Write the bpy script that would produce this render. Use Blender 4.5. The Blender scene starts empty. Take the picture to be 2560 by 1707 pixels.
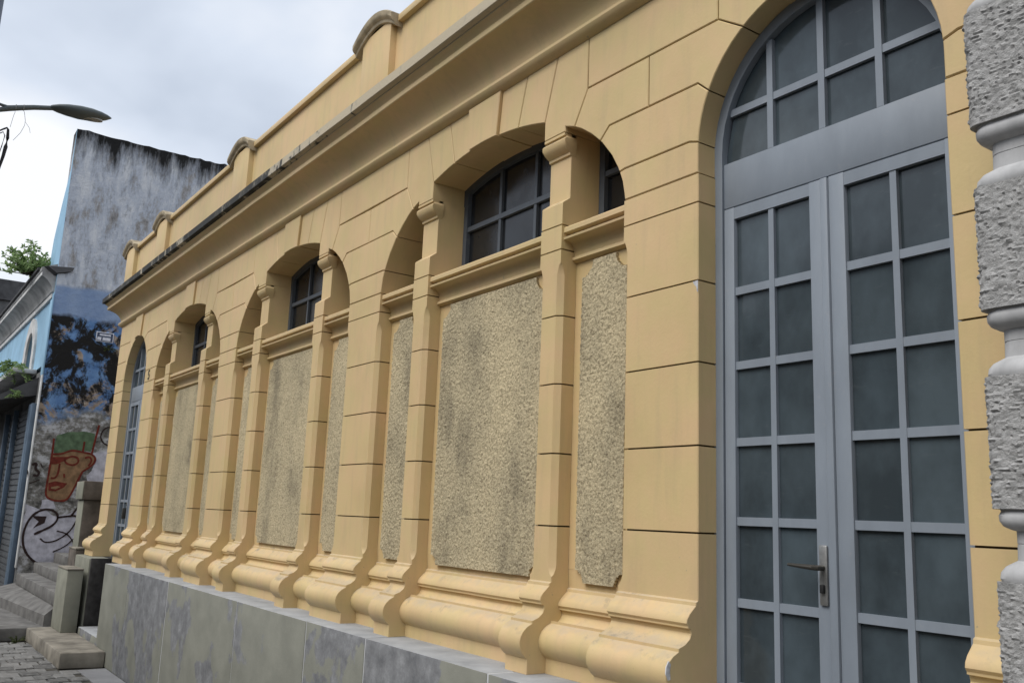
import bpy, bmesh, math, random
from mathutils import Vector, Matrix, noise
random.seed(7)
R = math.radians
H = 1.93                      # eye height above the pavement; z values below are given relative to the eye
sc = bpy.context.scene
COL = sc.collection

# ------------------------------------------------------------------ camera
cam_d = bpy.data.cameras.new('camera')
cam = bpy.data.objects.new('camera', cam_d)
COL.objects.link(cam)
yaw, pitch, roll = R(55.157), R(10.918), R(2.289)
fw = Vector((-math.sin(yaw)*math.cos(pitch), math.cos(yaw)*math.cos(pitch), math.sin(pitch)))
rt = Vector((math.cos(yaw), math.sin(yaw), 0))
up = rt.cross(fw)
r2 = math.cos(roll)*rt + math.sin(roll)*up
u2 = -math.sin(roll)*rt + math.cos(roll)*up
cam.matrix_world = Matrix(((r2.x, u2.x, -fw.x, 0), (r2.y, u2.y, -fw.y, -3.0), (r2.z, u2.z, -fw.z, H), (0, 0, 0, 1)))
cam_d.sensor_width = 36
cam_d.lens = 36*2286.9/2560
cam_d.clip_end = 3000
cam_d.clip_start = 0.05
sc.camera = cam
sc.render.resolution_x, sc.render.resolution_y = 1024, 682

# ------------------------------------------------------------------ sky, sun, exposure
SUN_EL, SUN_AZ = R(52), R(180)      # azimuth measured clockwise from +y
w = bpy.data.worlds.new('World'); sc.world = w; w.use_nodes = True
nt = w.node_tree; nt.nodes.clear()
def wn(t, **k):
    n = nt.nodes.new(t)
    for a, b in k.items(): setattr(n, a, b)
    return n
sky = wn('ShaderNodeTexSky', sky_type='NISHITA'); sky.sun_disc = False
sky.sun_elevation = SUN_EL; sky.sun_rotation = SUN_AZ; sky.dust_density = 2.0; sky.air_density = 1.0
tc = wn('ShaderNodeTexCoord')
mp = wn('ShaderNodeMapping'); mp.inputs['Scale'].default_value = (1.0, 1.0, 2.2); mp.inputs['Location'].default_value = (7.7, 5.1, 0.80)
n1 = wn('ShaderNodeTexNoise'); n1.inputs['Scale'].default_value = 2.4; n1.inputs['Detail'].default_value = 5; n1.inputs['Roughness'].default_value = 0.42; n1.inputs['Distortion'].default_value = 0.25
rmp = wn('ShaderNodeValToRGB')
e = rmp.color_ramp.elements
e[0].position = 0.40; e[0].color = (3.2, 3.6, 4.25, 1)
e[1].position = 0.61; e[1].color = (6.0, 6.1, 6.3, 1)
m = e.new(0.50); m.color = (4.3, 4.7, 5.35, 1)
mix = wn('ShaderNodeMix', data_type='RGBA'); mix.inputs['Factor'].default_value = 0.93
bg = wn('ShaderNodeBackground'); bg.inputs['Strength'].default_value = 0.10
wo = wn('ShaderNodeOutputWorld')
L = nt.links.new
L(tc.outputs['Generated'], mp.inputs['Vector']); L(mp.outputs['Vector'], n1.inputs['Vector'])
L(n1.outputs['Fac'], rmp.inputs['Fac'])
L(sky.outputs['Color'], mix.inputs['A']); L(rmp.outputs['Color'], mix.inputs['B'])
L(mix.outputs['Result'], bg.inputs['Color']); L(bg.outputs['Background'], wo.inputs['Surface'])

sd = bpy.data.lights.new('sun', 'SUN'); sd.energy = 1.5; sd.angle = R(40); sd.color = (1.0, 0.97, 0.93)
sun = bpy.data.objects.new('sun', sd); COL.objects.link(sun)
sdir = Vector((math.sin(SUN_AZ)*math.cos(SUN_EL), math.cos(SUN_AZ)*math.cos(SUN_EL), math.sin(SUN_EL)))
sun.rotation_euler = sdir.to_track_quat('Z', 'Y').to_euler()
sun.location = (0, -20, 40)
sc.view_settings.view_transform = 'Standard'
sc.view_settings.look = 'None'
sc.view_settings.exposure = 0.80
sc.view_settings.gamma = 1.0

# ------------------------------------------------------------------ materials
def mat(name):
    m = bpy.data.materials.new(name); m.use_nodes = True
    t = m.node_tree
    return m, t, t.nodes['Principled BSDF']
def nd(t, typ, ins=None, **k):
    n = t.nodes.new(typ)
    for a, b in k.items(): setattr(n, a, b)
    if ins:
        for a, b in ins.items(): n.inputs[a].default_value = b
    return n
def ramp(t, src, stops):
    n = t.nodes.new('ShaderNodeValToRGB')
    el = n.color_ramp.elements
    while len(el) < len(stops): el.new(0.5)
    for e_, (p, c) in zip(el, stops):
        e_.position = p
        e_.color = c if len(c) == 4 else (*c, 1)
    t.links.new(src, n.inputs['Fac'])
    return n.outputs['Color']
def mixc(t, fac, a, b, blend='MIX'):
    n = t.nodes.new('ShaderNodeMix'); n.data_type = 'RGBA'; n.blend_type = blend
    for s, v in (('Factor', fac), ('A', a), ('B', b)):
        if isinstance(v, (int, float)): n.inputs[s].default_value = v
        elif isinstance(v, tuple): n.inputs[s].default_value = (*v, 1) if len(v) == 3 else v
        else: t.links.new(v, n.inputs[s])
    return n.outputs['Result']
def pos(t, scale=(1, 1, 1), loc=(0, 0, 0)):
    g = t.nodes.new('ShaderNodeNewGeometry')
    m = t.nodes.new('ShaderNodeMapping'); m.inputs['Scale'].default_value = scale; m.inputs['Location'].default_value = loc
    t.links.new(g.outputs['Position'], m.inputs['Vector'])
    return m.outputs['Vector']
def noi(t, vec, scale, detail=4, rough=0.55, dist=0.0):
    n = nd(t, 'ShaderNodeTexNoise', {'Scale': scale, 'Detail': detail, 'Roughness': rough, 'Distortion': dist})
    t.links.new(vec, n.inputs['Vector'])
    return n.outputs['Fac']
def bump(t, p, h, strength=0.3, dist=0.01):
    b = nd(t, 'ShaderNodeBump', {'Strength': strength, 'Distance': dist})
    t.links.new(h, b.inputs['Height']); t.links.new(b.outputs['Normal'], p.inputs['Normal'])
def math_(t, op, a, b=None):
    n = t.nodes.new('ShaderNodeMath'); n.operation = op
    for i, v in enumerate((a, b)):
        if v is None: continue
        if isinstance(v, (int, float)): n.inputs[i].default_value = v
        else: t.links.new(v, n.inputs[i])
    return n.outputs[0]
def plain(name, col, rough=0.7, spec=0.3, metal=0.0, var=0.0, vscale=8.0, bmp=0.0):
    m, t, p = mat(name)
    p.inputs['Roughness'].default_value = rough; p.inputs['Specular IOR Level'].default_value = spec
    p.inputs['Metallic'].default_value = metal
    v = pos(t)
    n = noi(t, v, vscale, 5)
    if var:
        c = ramp(t, n, [(0.3, tuple(x*(1-var) for x in col)), (0.7, tuple(min(1, x*(1+var)) for x in col))])
        t.links.new(c, p.inputs['Base Color'])
    else:
        p.inputs['Base Color'].default_value = (*col, 1)
    if bmp: bump(t, p, noi(t, v, vscale*6, 4), bmp, 0.004)
    return m

def plaster(name, col, dirt=0.35):
    m, t, p = mat(name)
    p.inputs['Roughness'].default_value = 0.58; p.inputs['Specular IOR Level'].default_value = 0.5
    v = pos(t)
    big = noi(t, v, 1.3, 5, 0.6)
    c1 = ramp(t, big, [(0.3, (col[0]*0.90, col[1]*0.90, col[2]*0.88)), (0.5, col), (0.7, (col[0]*1.06, col[1]*1.04, col[2]*1.08))])
    tint = noi(t, pos(t, (1, 1, 1), (5, 3, 1)), 4.5, 4, 0.6)
    c1 = mixc(t, 0.5, c1, ramp(t, tint, [(0.35, (0.96, 1.03, 0.94)), (0.65, (1.05, 0.97, 1.04))]), 'MULTIPLY')
    st = noi(t, pos(t, (6, 6, 0.7)), 2.2, 5, 0.65)          # vertical wash marks
    f = ramp(t, st, [(0.50, (0, 0, 0)), (0.80, (1, 1, 1))])
    c2 = mixc(t, math_(t, 'MULTIPLY', f, 0.30), c1, (0.36, 0.29, 0.18))
    sp = noi(t, v, 26, 3, 0.7)
    f2 = ramp(t, sp, [(0.69, (0, 0, 0)), (0.76, (1, 1, 1))])
    c3 = mixc(t, math_(t, 'MULTIPLY', f2, dirt*0.6), c2, (0.25, 0.23, 0.2))
    gm = t.nodes.new('ShaderNodeNewGeometry'); s = t.nodes.new('ShaderNodeSeparateXYZ'); t.links.new(gm.outputs['Normal'], s.inputs[0])
    led = ramp(t, math_(t, 'ADD', s.outputs['Z'], math_(t, 'MULTIPLY', math_(t, 'SUBTRACT', noi(t, v, 11, 5, 0.7), 0.5), 0.9)), [(0.62, (0, 0, 0)), (0.95, (1, 1, 1))])
    c3 = mixc(t, math_(t, 'MULTIPLY', led, 0.5), c3, (0.42, 0.375, 0.31))      # grey dust lying on ledges
    gp = ramp(t, noi(t, pos(t, (1, 1, 1), (2, 7, 4)), 7.5, 6, 0.72), [(0.56, (0, 0, 0)), (0.68, (1, 1, 1))])
    led2 = ramp(t, s.outputs['Z'], [(0.35, (0, 0, 0)), (0.75, (1, 1, 1))])
    c3 = mixc(t, math_(t, 'MULTIPLY', math_(t, 'MULTIPLY', gp, led2), 0.55), c3, (0.19, 0.175, 0.155))     # blackened patches where rain lies
    t.links.new(c3, p.inputs['Base Color'])
    bump(t, p, math_(t, 'ADD', noi(t, v, 60, 4), math_(t, 'MULTIPLY', noi(t, v, 7, 3), 2.0)), 0.12, 0.006)
    return m
M_JOINT = plain('dark_joint', (0.06, 0.045, 0.025), 0.95, 0.1)
OCH = (0.63, 0.463, 0.23)
M_OCH = plaster('ochre_plaster', OCH)
M_OCH2 = plaster('ochre_plaster_worn', (0.62, 0.46, 0.235), 1.0)

def stucco():
    m, t, p = mat('rough_stucco')
    p.inputs['Roughness'].default_value = 0.95; p.inputs['Specular IOR Level'].default_value = 0.1
    v = pos(t)
    big = noi(t, pos(t, (1.6, 1.6, 0.8)), 1.7, 6, 0.62)
    c = ramp(t, big, [(0.33, (0.31, 0.265, 0.18)), (0.46, (0.50, 0.425, 0.28)), (0.66, (0.62, 0.52, 0.335))])
    gr = noi(t, v, 72, 4, 0.72)
    g = ramp(t, gr, [(0.37, (0.40, 0.39, 0.38)), (0.54, (1.05, 1.05, 1.04))])
    c = mixc(t, 0.8, c, g, 'MULTIPLY')
    t.links.new(c, p.inputs['Base Color'])
    bump(t, p, noi(t, v, 75, 4, 0.7), 0.7, 0.012)
    return m
M_STU = stucco()

def lip_mat():
    m, t, p = mat('mouldy_cornice_edge')
    p.inputs['Roughness'].default_value = 0.9
    v = pos(t)
    g = t.nodes.new('ShaderNodeNewGeometry'); s = t.nodes.new('ShaderNodeSeparateXYZ'); t.links.new(g.outputs['Position'], s.inputs[0])
    fx = nd(t, 'ShaderNodeMapRange', {'From Min': -6.0, 'From Max': -8.6, 'To Min': 0.0, 'To Max': 1.0}); t.links.new(s.outputs['X'], fx.inputs['Value'])
    n = noi(t, pos(t, (1, 1, 0.6)), 4.2, 6, 0.7, 0.6)
    n = math_(t, 'ADD', math_(t, 'MULTIPLY', math_(t, 'SUBTRACT', n, 0.5), 1.5), 0.5)
    n2 = math_(t, 'ADD', n, math_(t, 'MULTIPLY', math_(t, 'SUBTRACT', fx.outputs[0], 0.55), 0.34))
    c = ramp(t, n2, [(0.40, (0.50, 0.43, 0.31)), (0.50, (0.40, 0.36, 0.28)), (0.545, (0.10, 0.095, 0.08)), (0.66, (0.035, 0.035, 0.033))])
    t.links.new(c, p.inputs['Base Color'])
    bump(t, p, noi(t, v, 40, 4), 0.3, 0.008)
    return m
M_LIP = lip_mat()
M_CAP = plain('weathered_coping', (0.38, 0.315, 0.215), 0.9, 0.2, var=0.4, vscale=9, bmp=0.3)

def grey_paint(name, col):
    m, t, p = mat(name)
    p.inputs['Roughness'].default_value = 0.5; p.inputs['Specular IOR Level'].default_value = 0.35
    v = pos(t)
    n = noi(t, pos(t, (3, 3, 1)), 2.5, 5, 0.6)
    c = ramp(t, n, [(0.3, tuple(x*0.88 for x in col)), (0.72, tuple(x*1.06 for x in col))])
    n2 = noi(t, v, 16, 5, 0.7)
    f = ramp(t, n2, [(0.6, (0, 0, 0)), (0.8, (1, 1, 1))])
    c = mixc(t, math_(t, 'MULTIPLY', f, 0.35), c, (0.34, 0.33, 0.32))
    t.links.new(c, p.inputs['Base Color'])
    bump(t, p, noi(t, v, 30, 3), 0.06, 0.004)
    return m
M_FRAME = grey_paint('grey_blue_paint', (0.238, 0.270, 0.310))
M_FRAME_D = grey_paint('dark_grey_blue_paint', (0.085, 0.098, 0.115))

def glass(name, col, rough, dirt):
    m, t, p = mat(name)
    p.inputs['Specular IOR Level'].default_value = 0.5
    v = pos(t)
    oi = t.nodes.new('ShaderNodeObjectInfo')
    n = noi(t, pos(t, (2, 2, 1.3)), 2.0, 5, 0.6)
    n = math_(t, 'ADD', n, math_(t, 'MULTIPLY', math_(t, 'SUBTRACT', oi.outputs['Random'], 0.5), 0.22))  # random tone per pane on top of the dirt, imitating uneven reflections
    c = ramp(t, n, [(0.33, tuple(x*0.7 for x in col)), (0.72, tuple(x*(1+dirt) for x in col))])
    rub = ramp(t, noi(t, pos(t, (1.2, 1.2, 5)), 6, 6, 0.7), [(0.6, (0, 0, 0)), (0.8, (1, 1, 1))])      # smears in the dust
    c = mixc(t, math_(t, 'MULTIPLY', rub, 0.35), c, (0.13, 0.14, 0.145))
    t.links.new(c, p.inputs['Base Color'])
    r_ = ramp(t, noi(t, v, 5, 4), [(0.3, (rough*0.6,)*3), (0.7, (rough*1.4,)*3)])
    t.links.new(r_, p.inputs['Roughness'])
    bump(t, p, noi(t, v, 1.6, 2), 0.05, 0.03)
    return m
M_GLASS = glass('dusty_door_glass', (0.052, 0.068, 0.078), 0.10, 0.5)
M_GLASS_D = glass('dark_window_glass', (0.012, 0.013, 0.015), 0.22, 0.5)

def plinth_mat():
    m, t, p = mat('grey_plinth_stone')
    p.inputs['Roughness'].default_value = 0.85; p.inputs['Specular IOR Level'].default_value = 0.25
    v = pos(t)
    oi = t.nodes.new('ShaderNodeObjectInfo')
    n = noi(t, pos(t, (1.0, 1.0, 0.9), (3.1, 0, 1.7)), 1.9, 5, 0.55, 0.3)
    n = math_(t, 'ADD', n, math_(t, 'MULTIPLY', math_(t, 'SUBTRACT', oi.outputs['Random'], 0.5), 0.12))
    g = noi(t, v, 9, 6, 0.7)
    grey = ramp(t, g, [(0.3, (0.12, 0.122, 0.127)), (0.55, (0.205, 0.208, 0.213)), (0.75, (0.31, 0.315, 0.32))])
    ol = ramp(t, noi(t, v, 4, 5), [(0.3, (0.195, 0.196, 0.165)), (0.7, (0.255, 0.256, 0.215))])
    f = ramp(t, n, [(0.455, (0, 0, 0)), (0.475, (1, 1, 1))])
    gm = t.nodes.new('ShaderNodeNewGeometry'); s = t.nodes.new('ShaderNodeSeparateXYZ'); t.links.new(gm.outputs['Normal'], s.inputs[0])
    side = math_(t, 'LESS_THAN', s.outputs['Z'], 0.5)           # the paint patches are on the upright face only
    c = mixc(t, math_(t, 'MULTIPLY', f, side), grey, ol)
    topc = ramp(t, noi(t, v, 5, 5), [(0.3, (0.27, 0.28, 0.29)), (0.7, (0.40, 0.41, 0.42))])
    c = mixc(t, side, topc, c)
    t.links.new(c, p.inputs['Base Color'])
    bump(t, p, noi(t, v, 30, 5, 0.7), 0.25, 0.008)
    return m
M_PLI = plinth_mat()
M_MORTAR = plain('pale_mortar', (0.55, 0.56, 0.57), 0.9, 0.2, var=0.15, vscale=12)
M_STEP = plain('worn_step_stone', (0.155, 0.15, 0.142), 0.9, 0.2, var=0.35, vscale=5, bmp=0.4)
M_STEPL = plain('pale_worn_stone', (0.225, 0.205, 0.17), 0.9, 0.2, var=0.4, vscale=4, bmp=0.4)
M_POST = plain('olive_grey_rendered_stone', (0.245, 0.245, 0.20), 0.9, 0.2, var=0.16, vscale=4, bmp=0.2)
M_DARKST = plain('shade_dark_stone', (0.045, 0.043, 0.042), 0.9, 0.2, var=0.5, vscale=7, bmp=0.4)  # near-black tone carries the shade on the stair cheek's side
M_BROWNST = plain('brown_grey_stone', (0.13, 0.112, 0.095), 0.9, 0.2, var=0.4, vscale=6, bmp=0.4)
M_CHIP = plain('bare_white_plaster', (0.55, 0.55, 0.56), 0.9, 0.2, var=0.25, vscale=40)
M_BLACK = plain('black_paint', (0.02, 0.02, 0.02), 0.6, 0.3)
M_METAL = plain('tarnished_metal', (0.33, 0.33, 0.32), 0.4, 0.5, 0.7, var=0.2, vscale=30)
M_DARKMETAL = plain('dark_bronze_metal', (0.07, 0.065, 0.055), 0.4, 0.5, 0.5)

def pillar_mat(rough):
    m, t, p = mat('rough_grey_render' if rough else 'smooth_grey_render')
    p.inputs['Roughness'].default_value = 0.92; p.inputs['Specular IOR Level'].default_value = 0.15
    v = pos(t)
    if rough:
        c = ramp(t, noi(t, v, 30, 5, 0.7), [(0.32, (0.27, 0.267, 0.26)), (0.62, (0.46, 0.455, 0.445))])
        bump(t, p, noi(t, v, 85, 4, 0.75), 0.7, 0.012)
    else:
        c = ramp(t, noi(t, pos(t, (2, 2, 0.6)), 9, 5, 0.6), [(0.3, (0.37, 0.37, 0.37)), (0.7, (0.50, 0.50, 0.50))])
        bump(t, p, noi(t, v, 50, 4), 0.15, 0.005)
    t.links.new(c, p.inputs['Base Color'])
    return m
M_PILR, M_PILS = pillar_mat(True), pillar_mat(False)

def stained_wall():
    m, t, p = mat('mould_stained_blue_wall')
    p.inputs['Roughness'].default_value = 0.95; p.inputs['Specular IOR Level'].default_value = 0.1
    v = pos(t)
    g = t.nodes.new('ShaderNodeNewGeometry'); s = t.nodes.new('ShaderNodeSeparateXYZ'); t.links.new(g.outputs['Position'], s.inputs[0])
    Z = math_(t, 'SUBTRACT', s.outputs['Z'], H)
    def rng(a, b):
        n = nd(t, 'ShaderNodeMapRange', {'From Min': a, 'From Max': b}); t.links.new(Z, n.inputs['Value']); return n.outputs[0]
    wob = math_(t, 'MULTIPLY', math_(t, 'SUBTRACT', noi(t, v, 1.4, 5, 0.6), 0.5), 1.0)
    # upper part: pale grey-blue limewash with streaks
    streak = noi(t, pos(t, (2.0, 2.0, 0.75)), 1.5, 7, 0.72, 0.2)
    upc = ramp(t, streak, [(0.29, (0.14, 0.135, 0.13)), (0.40, (0.33, 0.32, 0.315)), (0.48, (0.45, 0.485, 0.55)), (0.62, (0.62, 0.635, 0.66))])
    fine = noi(t, pos(t, (4, 4, 1.3)), 2.6, 6, 0.78)
    upc = mixc(t, math_(t, 'MULTIPLY', ramp(t, fine, [(0.52, (0, 0, 0)), (0.66, (1, 1, 1))]), 0.55), upc, (0.16, 0.165, 0.18))
    topm = math_(t, 'ADD', rng(6.0, 7.2), math_(t, 'MULTIPLY', math_(t, 'SUBTRACT', noi(t, pos(t, (2.6, 2.6, 0.5), (0, 2, 0)), 1.7, 6, 0.72), 0.5), 1.5))
    upc = mixc(t, ramp(t, topm, [(0.52, (0, 0, 0)), (0.98, (1, 1, 1))]), upc, (0.022, 0.022, 0.022))
    # band of cleaner blue wash, then peeled blue with black mould and bare plaster
    blue = ramp(t, noi(t, v, 5, 5), [(0.3, (0.09, 0.18, 0.37)), (0.7, (0.18, 0.31, 0.52))])
    plas = ramp(t, noi(t, v, 7, 5), [(0.3, (0.21, 0.15, 0.10)), (0.7, (0.45, 0.37, 0.30))])
    pn = noi(t, pos(t, (1, 1, 1), (0, 4.2, 1.3)), 1.9, 6, 0.62, 0.5)
    low = mixc(t, ramp(t, pn, [(0.52, (0, 0, 0)), (0.56, (1, 1, 1))]), blue, plas)
    mn = math_(t, 'ADD', noi(t, pos(t, (1, 1, 0.9), (0, 9.4, 3.3)), 1.9, 7, 0.72, 0.5), math_(t, 'MULTIPLY', rng(0.4, 2.3), 0.10))
    low = mixc(t, ramp(t, mn, [(0.545, (0, 0, 0)), (0.615, (1, 1, 1))]), low, (0.022, 0.021, 0.02))
    band = ramp(t, math_(t, 'ADD', rng(3.1, 3.75), math_(t, 'MULTIPLY', wob, 0.9)), [(0.45, (0, 0, 0)), (0.62, (1, 1, 1))])
    low = mixc(t, band, low, ramp(t, noi(t, v, 2.5, 5), [(0.3, (0.20, 0.28, 0.44)), (0.7, (0.30, 0.38, 0.52))]))
    c = mixc(t, ramp(t, math_(t, 'ADD', rng(3.85, 4.25), math_(t, 'MULTIPLY', wob, 0.5)), [(0.4, (0, 0, 0)), (0.6, (1, 1, 1))]), low, upc)
    # foot of the wall: bare grey stone with flaking white
    st = ramp(t, noi(t, pos(t, (1, 1, 1.3)), 5.5, 7, 0.72), [(0.36, (0.08, 0.077, 0.07)), (0.50, (0.24, 0.23, 0.21)), (0.60, (0.50, 0.50, 0.51))])
    c = mixc(t, ramp(t, math_(t, 'ADD', rng(2.2, 1.0), math_(t, 'MULTIPLY', wob, 1.3)), [(0.4, (0, 0, 0)), (0.6, (1, 1, 1))]), c, st)
    t.links.new(c, p.inputs['Base Color'])
    bump(t, p, noi(t, v, 9, 6, 0.7), 0.5, 0.04)
    return m
M_STAIN = stained_wall()
M_BLUE = plain('pale_blue_paint', (0.29, 0.47, 0.62), 0.85, 0.2, var=0.12, vscale=2)
M_WHITE = plain('dirty_white_paint', (0.55, 0.55, 0.54), 0.85, 0.2, var=0.25, vscale=4)
M_MOULDGREY = plain('mould_grey_render', (0.14, 0.14, 0.14), 0.9, 0.2, var=0.5, vscale=2)
M_CORNG = plain('streaky_grey_render', (0.36, 0.36, 0.355), 0.9, 0.2, var=0.4, vscale=2.5)
M_SHUT = plain('dark_shutter_steel', (0.075, 0.08, 0.085), 0.6, 0.3, var=0.3, vscale=3)
M_PIPE = plain('slate_blue_pipe', (0.10, 0.14, 0.19), 0.6, 0.3, var=0.2, vscale=4)
M_ROOF = plain('dark_old_roof', (0.075, 0.075, 0.078), 0.9, 0.2, var=0.4, vscale=3)
M_LAMPG = plain('grey_green_lamp_paint', (0.075, 0.09, 0.09), 0.45, 0.5)
M_LENS = plain('lamp_lens', (0.33, 0.32, 0.29), 0.25, 0.5)
M_POLE = plain('slate_concrete_pole', (0.17, 0.20, 0.25), 0.8, 0.2, var=0.15, vscale=5)
M_CABLE = plain('black_cable', (0.012, 0.012, 0.014), 0.6, 0.3)
M_TWINE = plain('grey_twine', (0.30, 0.30, 0.29), 0.8, 0.2)
M_SIGNB = plain('navy_enamel', (0.03, 0.045, 0.09), 0.4, 0.5)
M_SIGNW = plain('white_enamel', (0.72, 0.73, 0.78), 0.4, 0.5)
M_RED = plain('red_brown_spray_paint', (0.15, 0.028, 0.018), 0.8, 0.2, var=0.35, vscale=14)
M_TAN = plain('tan_spray_paint', (0.25, 0.15, 0.08), 0.85, 0.2, var=0.4, vscale=9)
M_GREENP = plain('green_spray_paint', (0.10, 0.15, 0.085), 0.85, 0.2, var=0.4, vscale=9)
M_WHITEP = plain('white_spray_paint', (0.50, 0.49, 0.54), 0.85, 0.2, var=0.3, vscale=8, bmp=0.6)
M_DARKP = plain('dark_brown_spray_paint', (0.035, 0.022, 0.02), 0.8, 0.2)
def leaf_mat(name, a, b):
    m, t, p = mat(name)
    oi = nd(t, 'ShaderNodeNewGeometry')
    c = ramp(t, noi(t, pos(t), 14, 2), [(0.3, a), (0.7, b)])
    t.links.new(c, p.inputs['Base Color']); p.inputs['Roughness'].default_value = 0.6
    tr = t.nodes.new('ShaderNodeBsdfTranslucent'); t.links.new(c, tr.inputs['Color'])
    mx = t.nodes.new('ShaderNodeMixShader'); mx.inputs[0].default_value = 0.5
    t.links.new(p.outputs[0], mx.inputs[1]); t.links.new(tr.outputs[0], mx.inputs[2])
    t.links.new(mx.outputs[0], t.nodes['Material Output'].inputs['Surface'])
    return m
M_LEAF = leaf_mat('fresh_leaf', (0.14, 0.23, 0.07), (0.30, 0.40, 0.17))
M_LEAFD = leaf_mat('dull_leaf', (0.045, 0.065, 0.02), (0.10, 0.12, 0.04))
M_STEM = plain('stem', (0.06, 0.05, 0.03), 0.8, 0.2)
def pave_mat():
    m, t, p = mat('grey_paving_stone')
    oi = t.nodes.new('ShaderNodeObjectInfo')
    n = noi(t, pos(t), 14, 5, 0.7)
    n = math_(t, 'ADD', n, math_(t, 'MULTIPLY', math_(t, 'SUBTRACT', oi.outputs['Random'], 0.5), 0.35))
    c = ramp(t, n, [(0.3, (0.085, 0.083, 0.078)), (0.7, (0.215, 0.21, 0.20))])
    t.links.new(c, p.inputs['Base Color']); p.inputs['Roughness'].default_value = 0.8
    bump(t, p, noi(t, pos(t), 40, 4), 0.3, 0.006)
    return m
M_PAVE = pave_mat()
M_GROUND = plain('dark_pavement_bed', (0.075, 0.07, 0.06), 0.95, 0.1, var=0.4, vscale=6, bmp=0.4)
M_CONC = plain('grey_concrete_strip', (0.22, 0.22, 0.225), 0.9, 0.2, var=0.2, vscale=3, bmp=0.2)
M_ROAD = plain('asphalt', (0.055, 0.055, 0.055), 0.9, 0.2, var=0.3, vscale=5, bmp=0.3)
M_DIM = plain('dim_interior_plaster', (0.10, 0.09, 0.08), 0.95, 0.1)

# ------------------------------------------------------------------ mesh helpers (z relative to the eye)
def link(name, verts, faces, material, parent=None, smooth=False, loc=None):
    me = bpy.data.meshes.new(name)
    o_ = Vector(loc) if loc is not None else Vector((0, 0, 0))
    me.from_pydata([(v[0]-o_.x, v[1]-o_.y, v[2]+H-o_.z) for v in verts], [], faces)
    bm = bmesh.new(); bm.from_mesh(me); bmesh.ops.recalc_face_normals(bm, faces=bm.faces)
    bm.to_mesh(me); bm.free()
    for f in me.polygons: f.use_smooth = True
    me.set_sharp_from_angle(angle=R(60 if smooth else 32))
    me.materials.append(material)
    ob = bpy.data.objects.new(name, me); COL.objects.link(ob)
    ob.location = o_
    if parent is not None:
        ob.parent = parent
        inv = Vector((0, 0, 0)); q = parent
        while q is not None: inv += q.location; q = None if q.parent is None else None
        ob.matrix_parent_inverse = Matrix.Translation(-Vector(parent.get('wl', (0, 0, 0))))
    ob['wl'] = tuple(o_)
    return ob
def thing(name, label, cat, loc, group=None):
    o = bpy.data.objects.new(name, None); COL.objects.link(o)
    o.location = (loc[0], loc[1], loc[2]+H); o.empty_display_size = 0.2
    o['wl'] = (loc[0], loc[1], loc[2]+H)
    o['label'] = label; o['category'] = cat
    if group: o['group'] = group
    return o
def tag(o, label, cat, group=None):
    o['label'] = label; o['category'] = cat
    if group: o['group'] = group
    return o
def struct(o): o['kind'] = 'structure'; return o
def box(x0, x1, y0, y1, z0, z1):
    v = [(x, y, z) for z in (z0, z1) for y in (y0, y1) for x in (x0, x1)]
    f = [(0, 2, 3, 1), (4, 5, 7, 6), (0, 1, 5, 4), (2, 6, 7, 3), (0, 4, 6, 2), (1, 3, 7, 5)]
    return v, f
def bevbox(x0, x1, y0, y1, z0, z1, b=0.006):
    bm = bmesh.new()
    v, f = box(x0, x1, y0, y1, z0, z1)
    vs = [bm.verts.new(p) for p in v]
    for q in f: bm.faces.new([vs[i] for i in q])
    bmesh.ops.recalc_face_normals(bm, faces=bm.faces)
    bmesh.ops.bevel(bm, geom=bm.edges[:], offset=b, segments=2, affect='EDGES', profile=0.5)
    bm.verts.index_update()
    out = [tuple(q.co) for q in bm.verts], [tuple(a.index for a in q.verts) for q in bm.faces]
    bm.free(); return out
def merge(parts):
    V, F = [], []
    for v, f in parts:
        n = len(V); V += list(v); F += [tuple(i+n for i in q) for q in f]
    return V, F
def area2(P):
    return sum(P[i][0]*P[(i+1) % len(P)][1]-P[(i+1) % len(P)][0]*P[i][1] for i in range(len(P)))
def inset(P, d):
    if area2(P) < 0: P = P[::-1]
    n = len(P); out = []
    for i in range(n):
        a, b, c = Vector(P[i-1]), Vector(P[i]), Vector(P[(i+1) % n])
        e1 = (b-a).normalized(); e2 = (c-b).normalized()
        n1_ = Vector((-e1.y, e1.x)); n2_ = Vector((-e2.y, e2.x))
        k = 1+n1_.dot(n2_)
        mvec = (n1_+n2_)/max(k, 0.35)
        out.append((b.x+mvec.x*d, b.y+mvec.y*d))
    return out
def plate(P, y0, y1, gap=0.006, bev=0.004):
    """polygon in x-z, thick from y0 (front) to y1, edges drawn in by half the joint and eased at the front"""
    Q = inset(P, gap/2); F_ = inset(P, gap/2+bev); n = len(Q)
    v = [(x, y0, z) for x, z in F_]+[(x, y0+bev, z) for x, z in Q]+[(x, y1, z) for x, z in Q]
    f = [tuple(range(n)), tuple(range(3*n-1, 2*n-1, -1))]
    for r in (0, 1):
        for i in range(n):
            j = (i+1) % n
            f.append((r*n+i, r*n+j, (r+1)*n+j, (r+1)*n+i))
    return v, f
def loft(secs):
    n = len(secs[0]); v = []; f = []
    for s in secs: v += s
    for k in range(len(secs)-1):
        for i in range(n):
            j = (i+1) % n
            f.append((k*n+i, k*n+j, (k+1)*n+j, (k+1)*n+i))
    f.append(tuple(range(n))); f.append(tuple(range(len(v)-1, len(v)-n-1, -1)))
    return v, f
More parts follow.
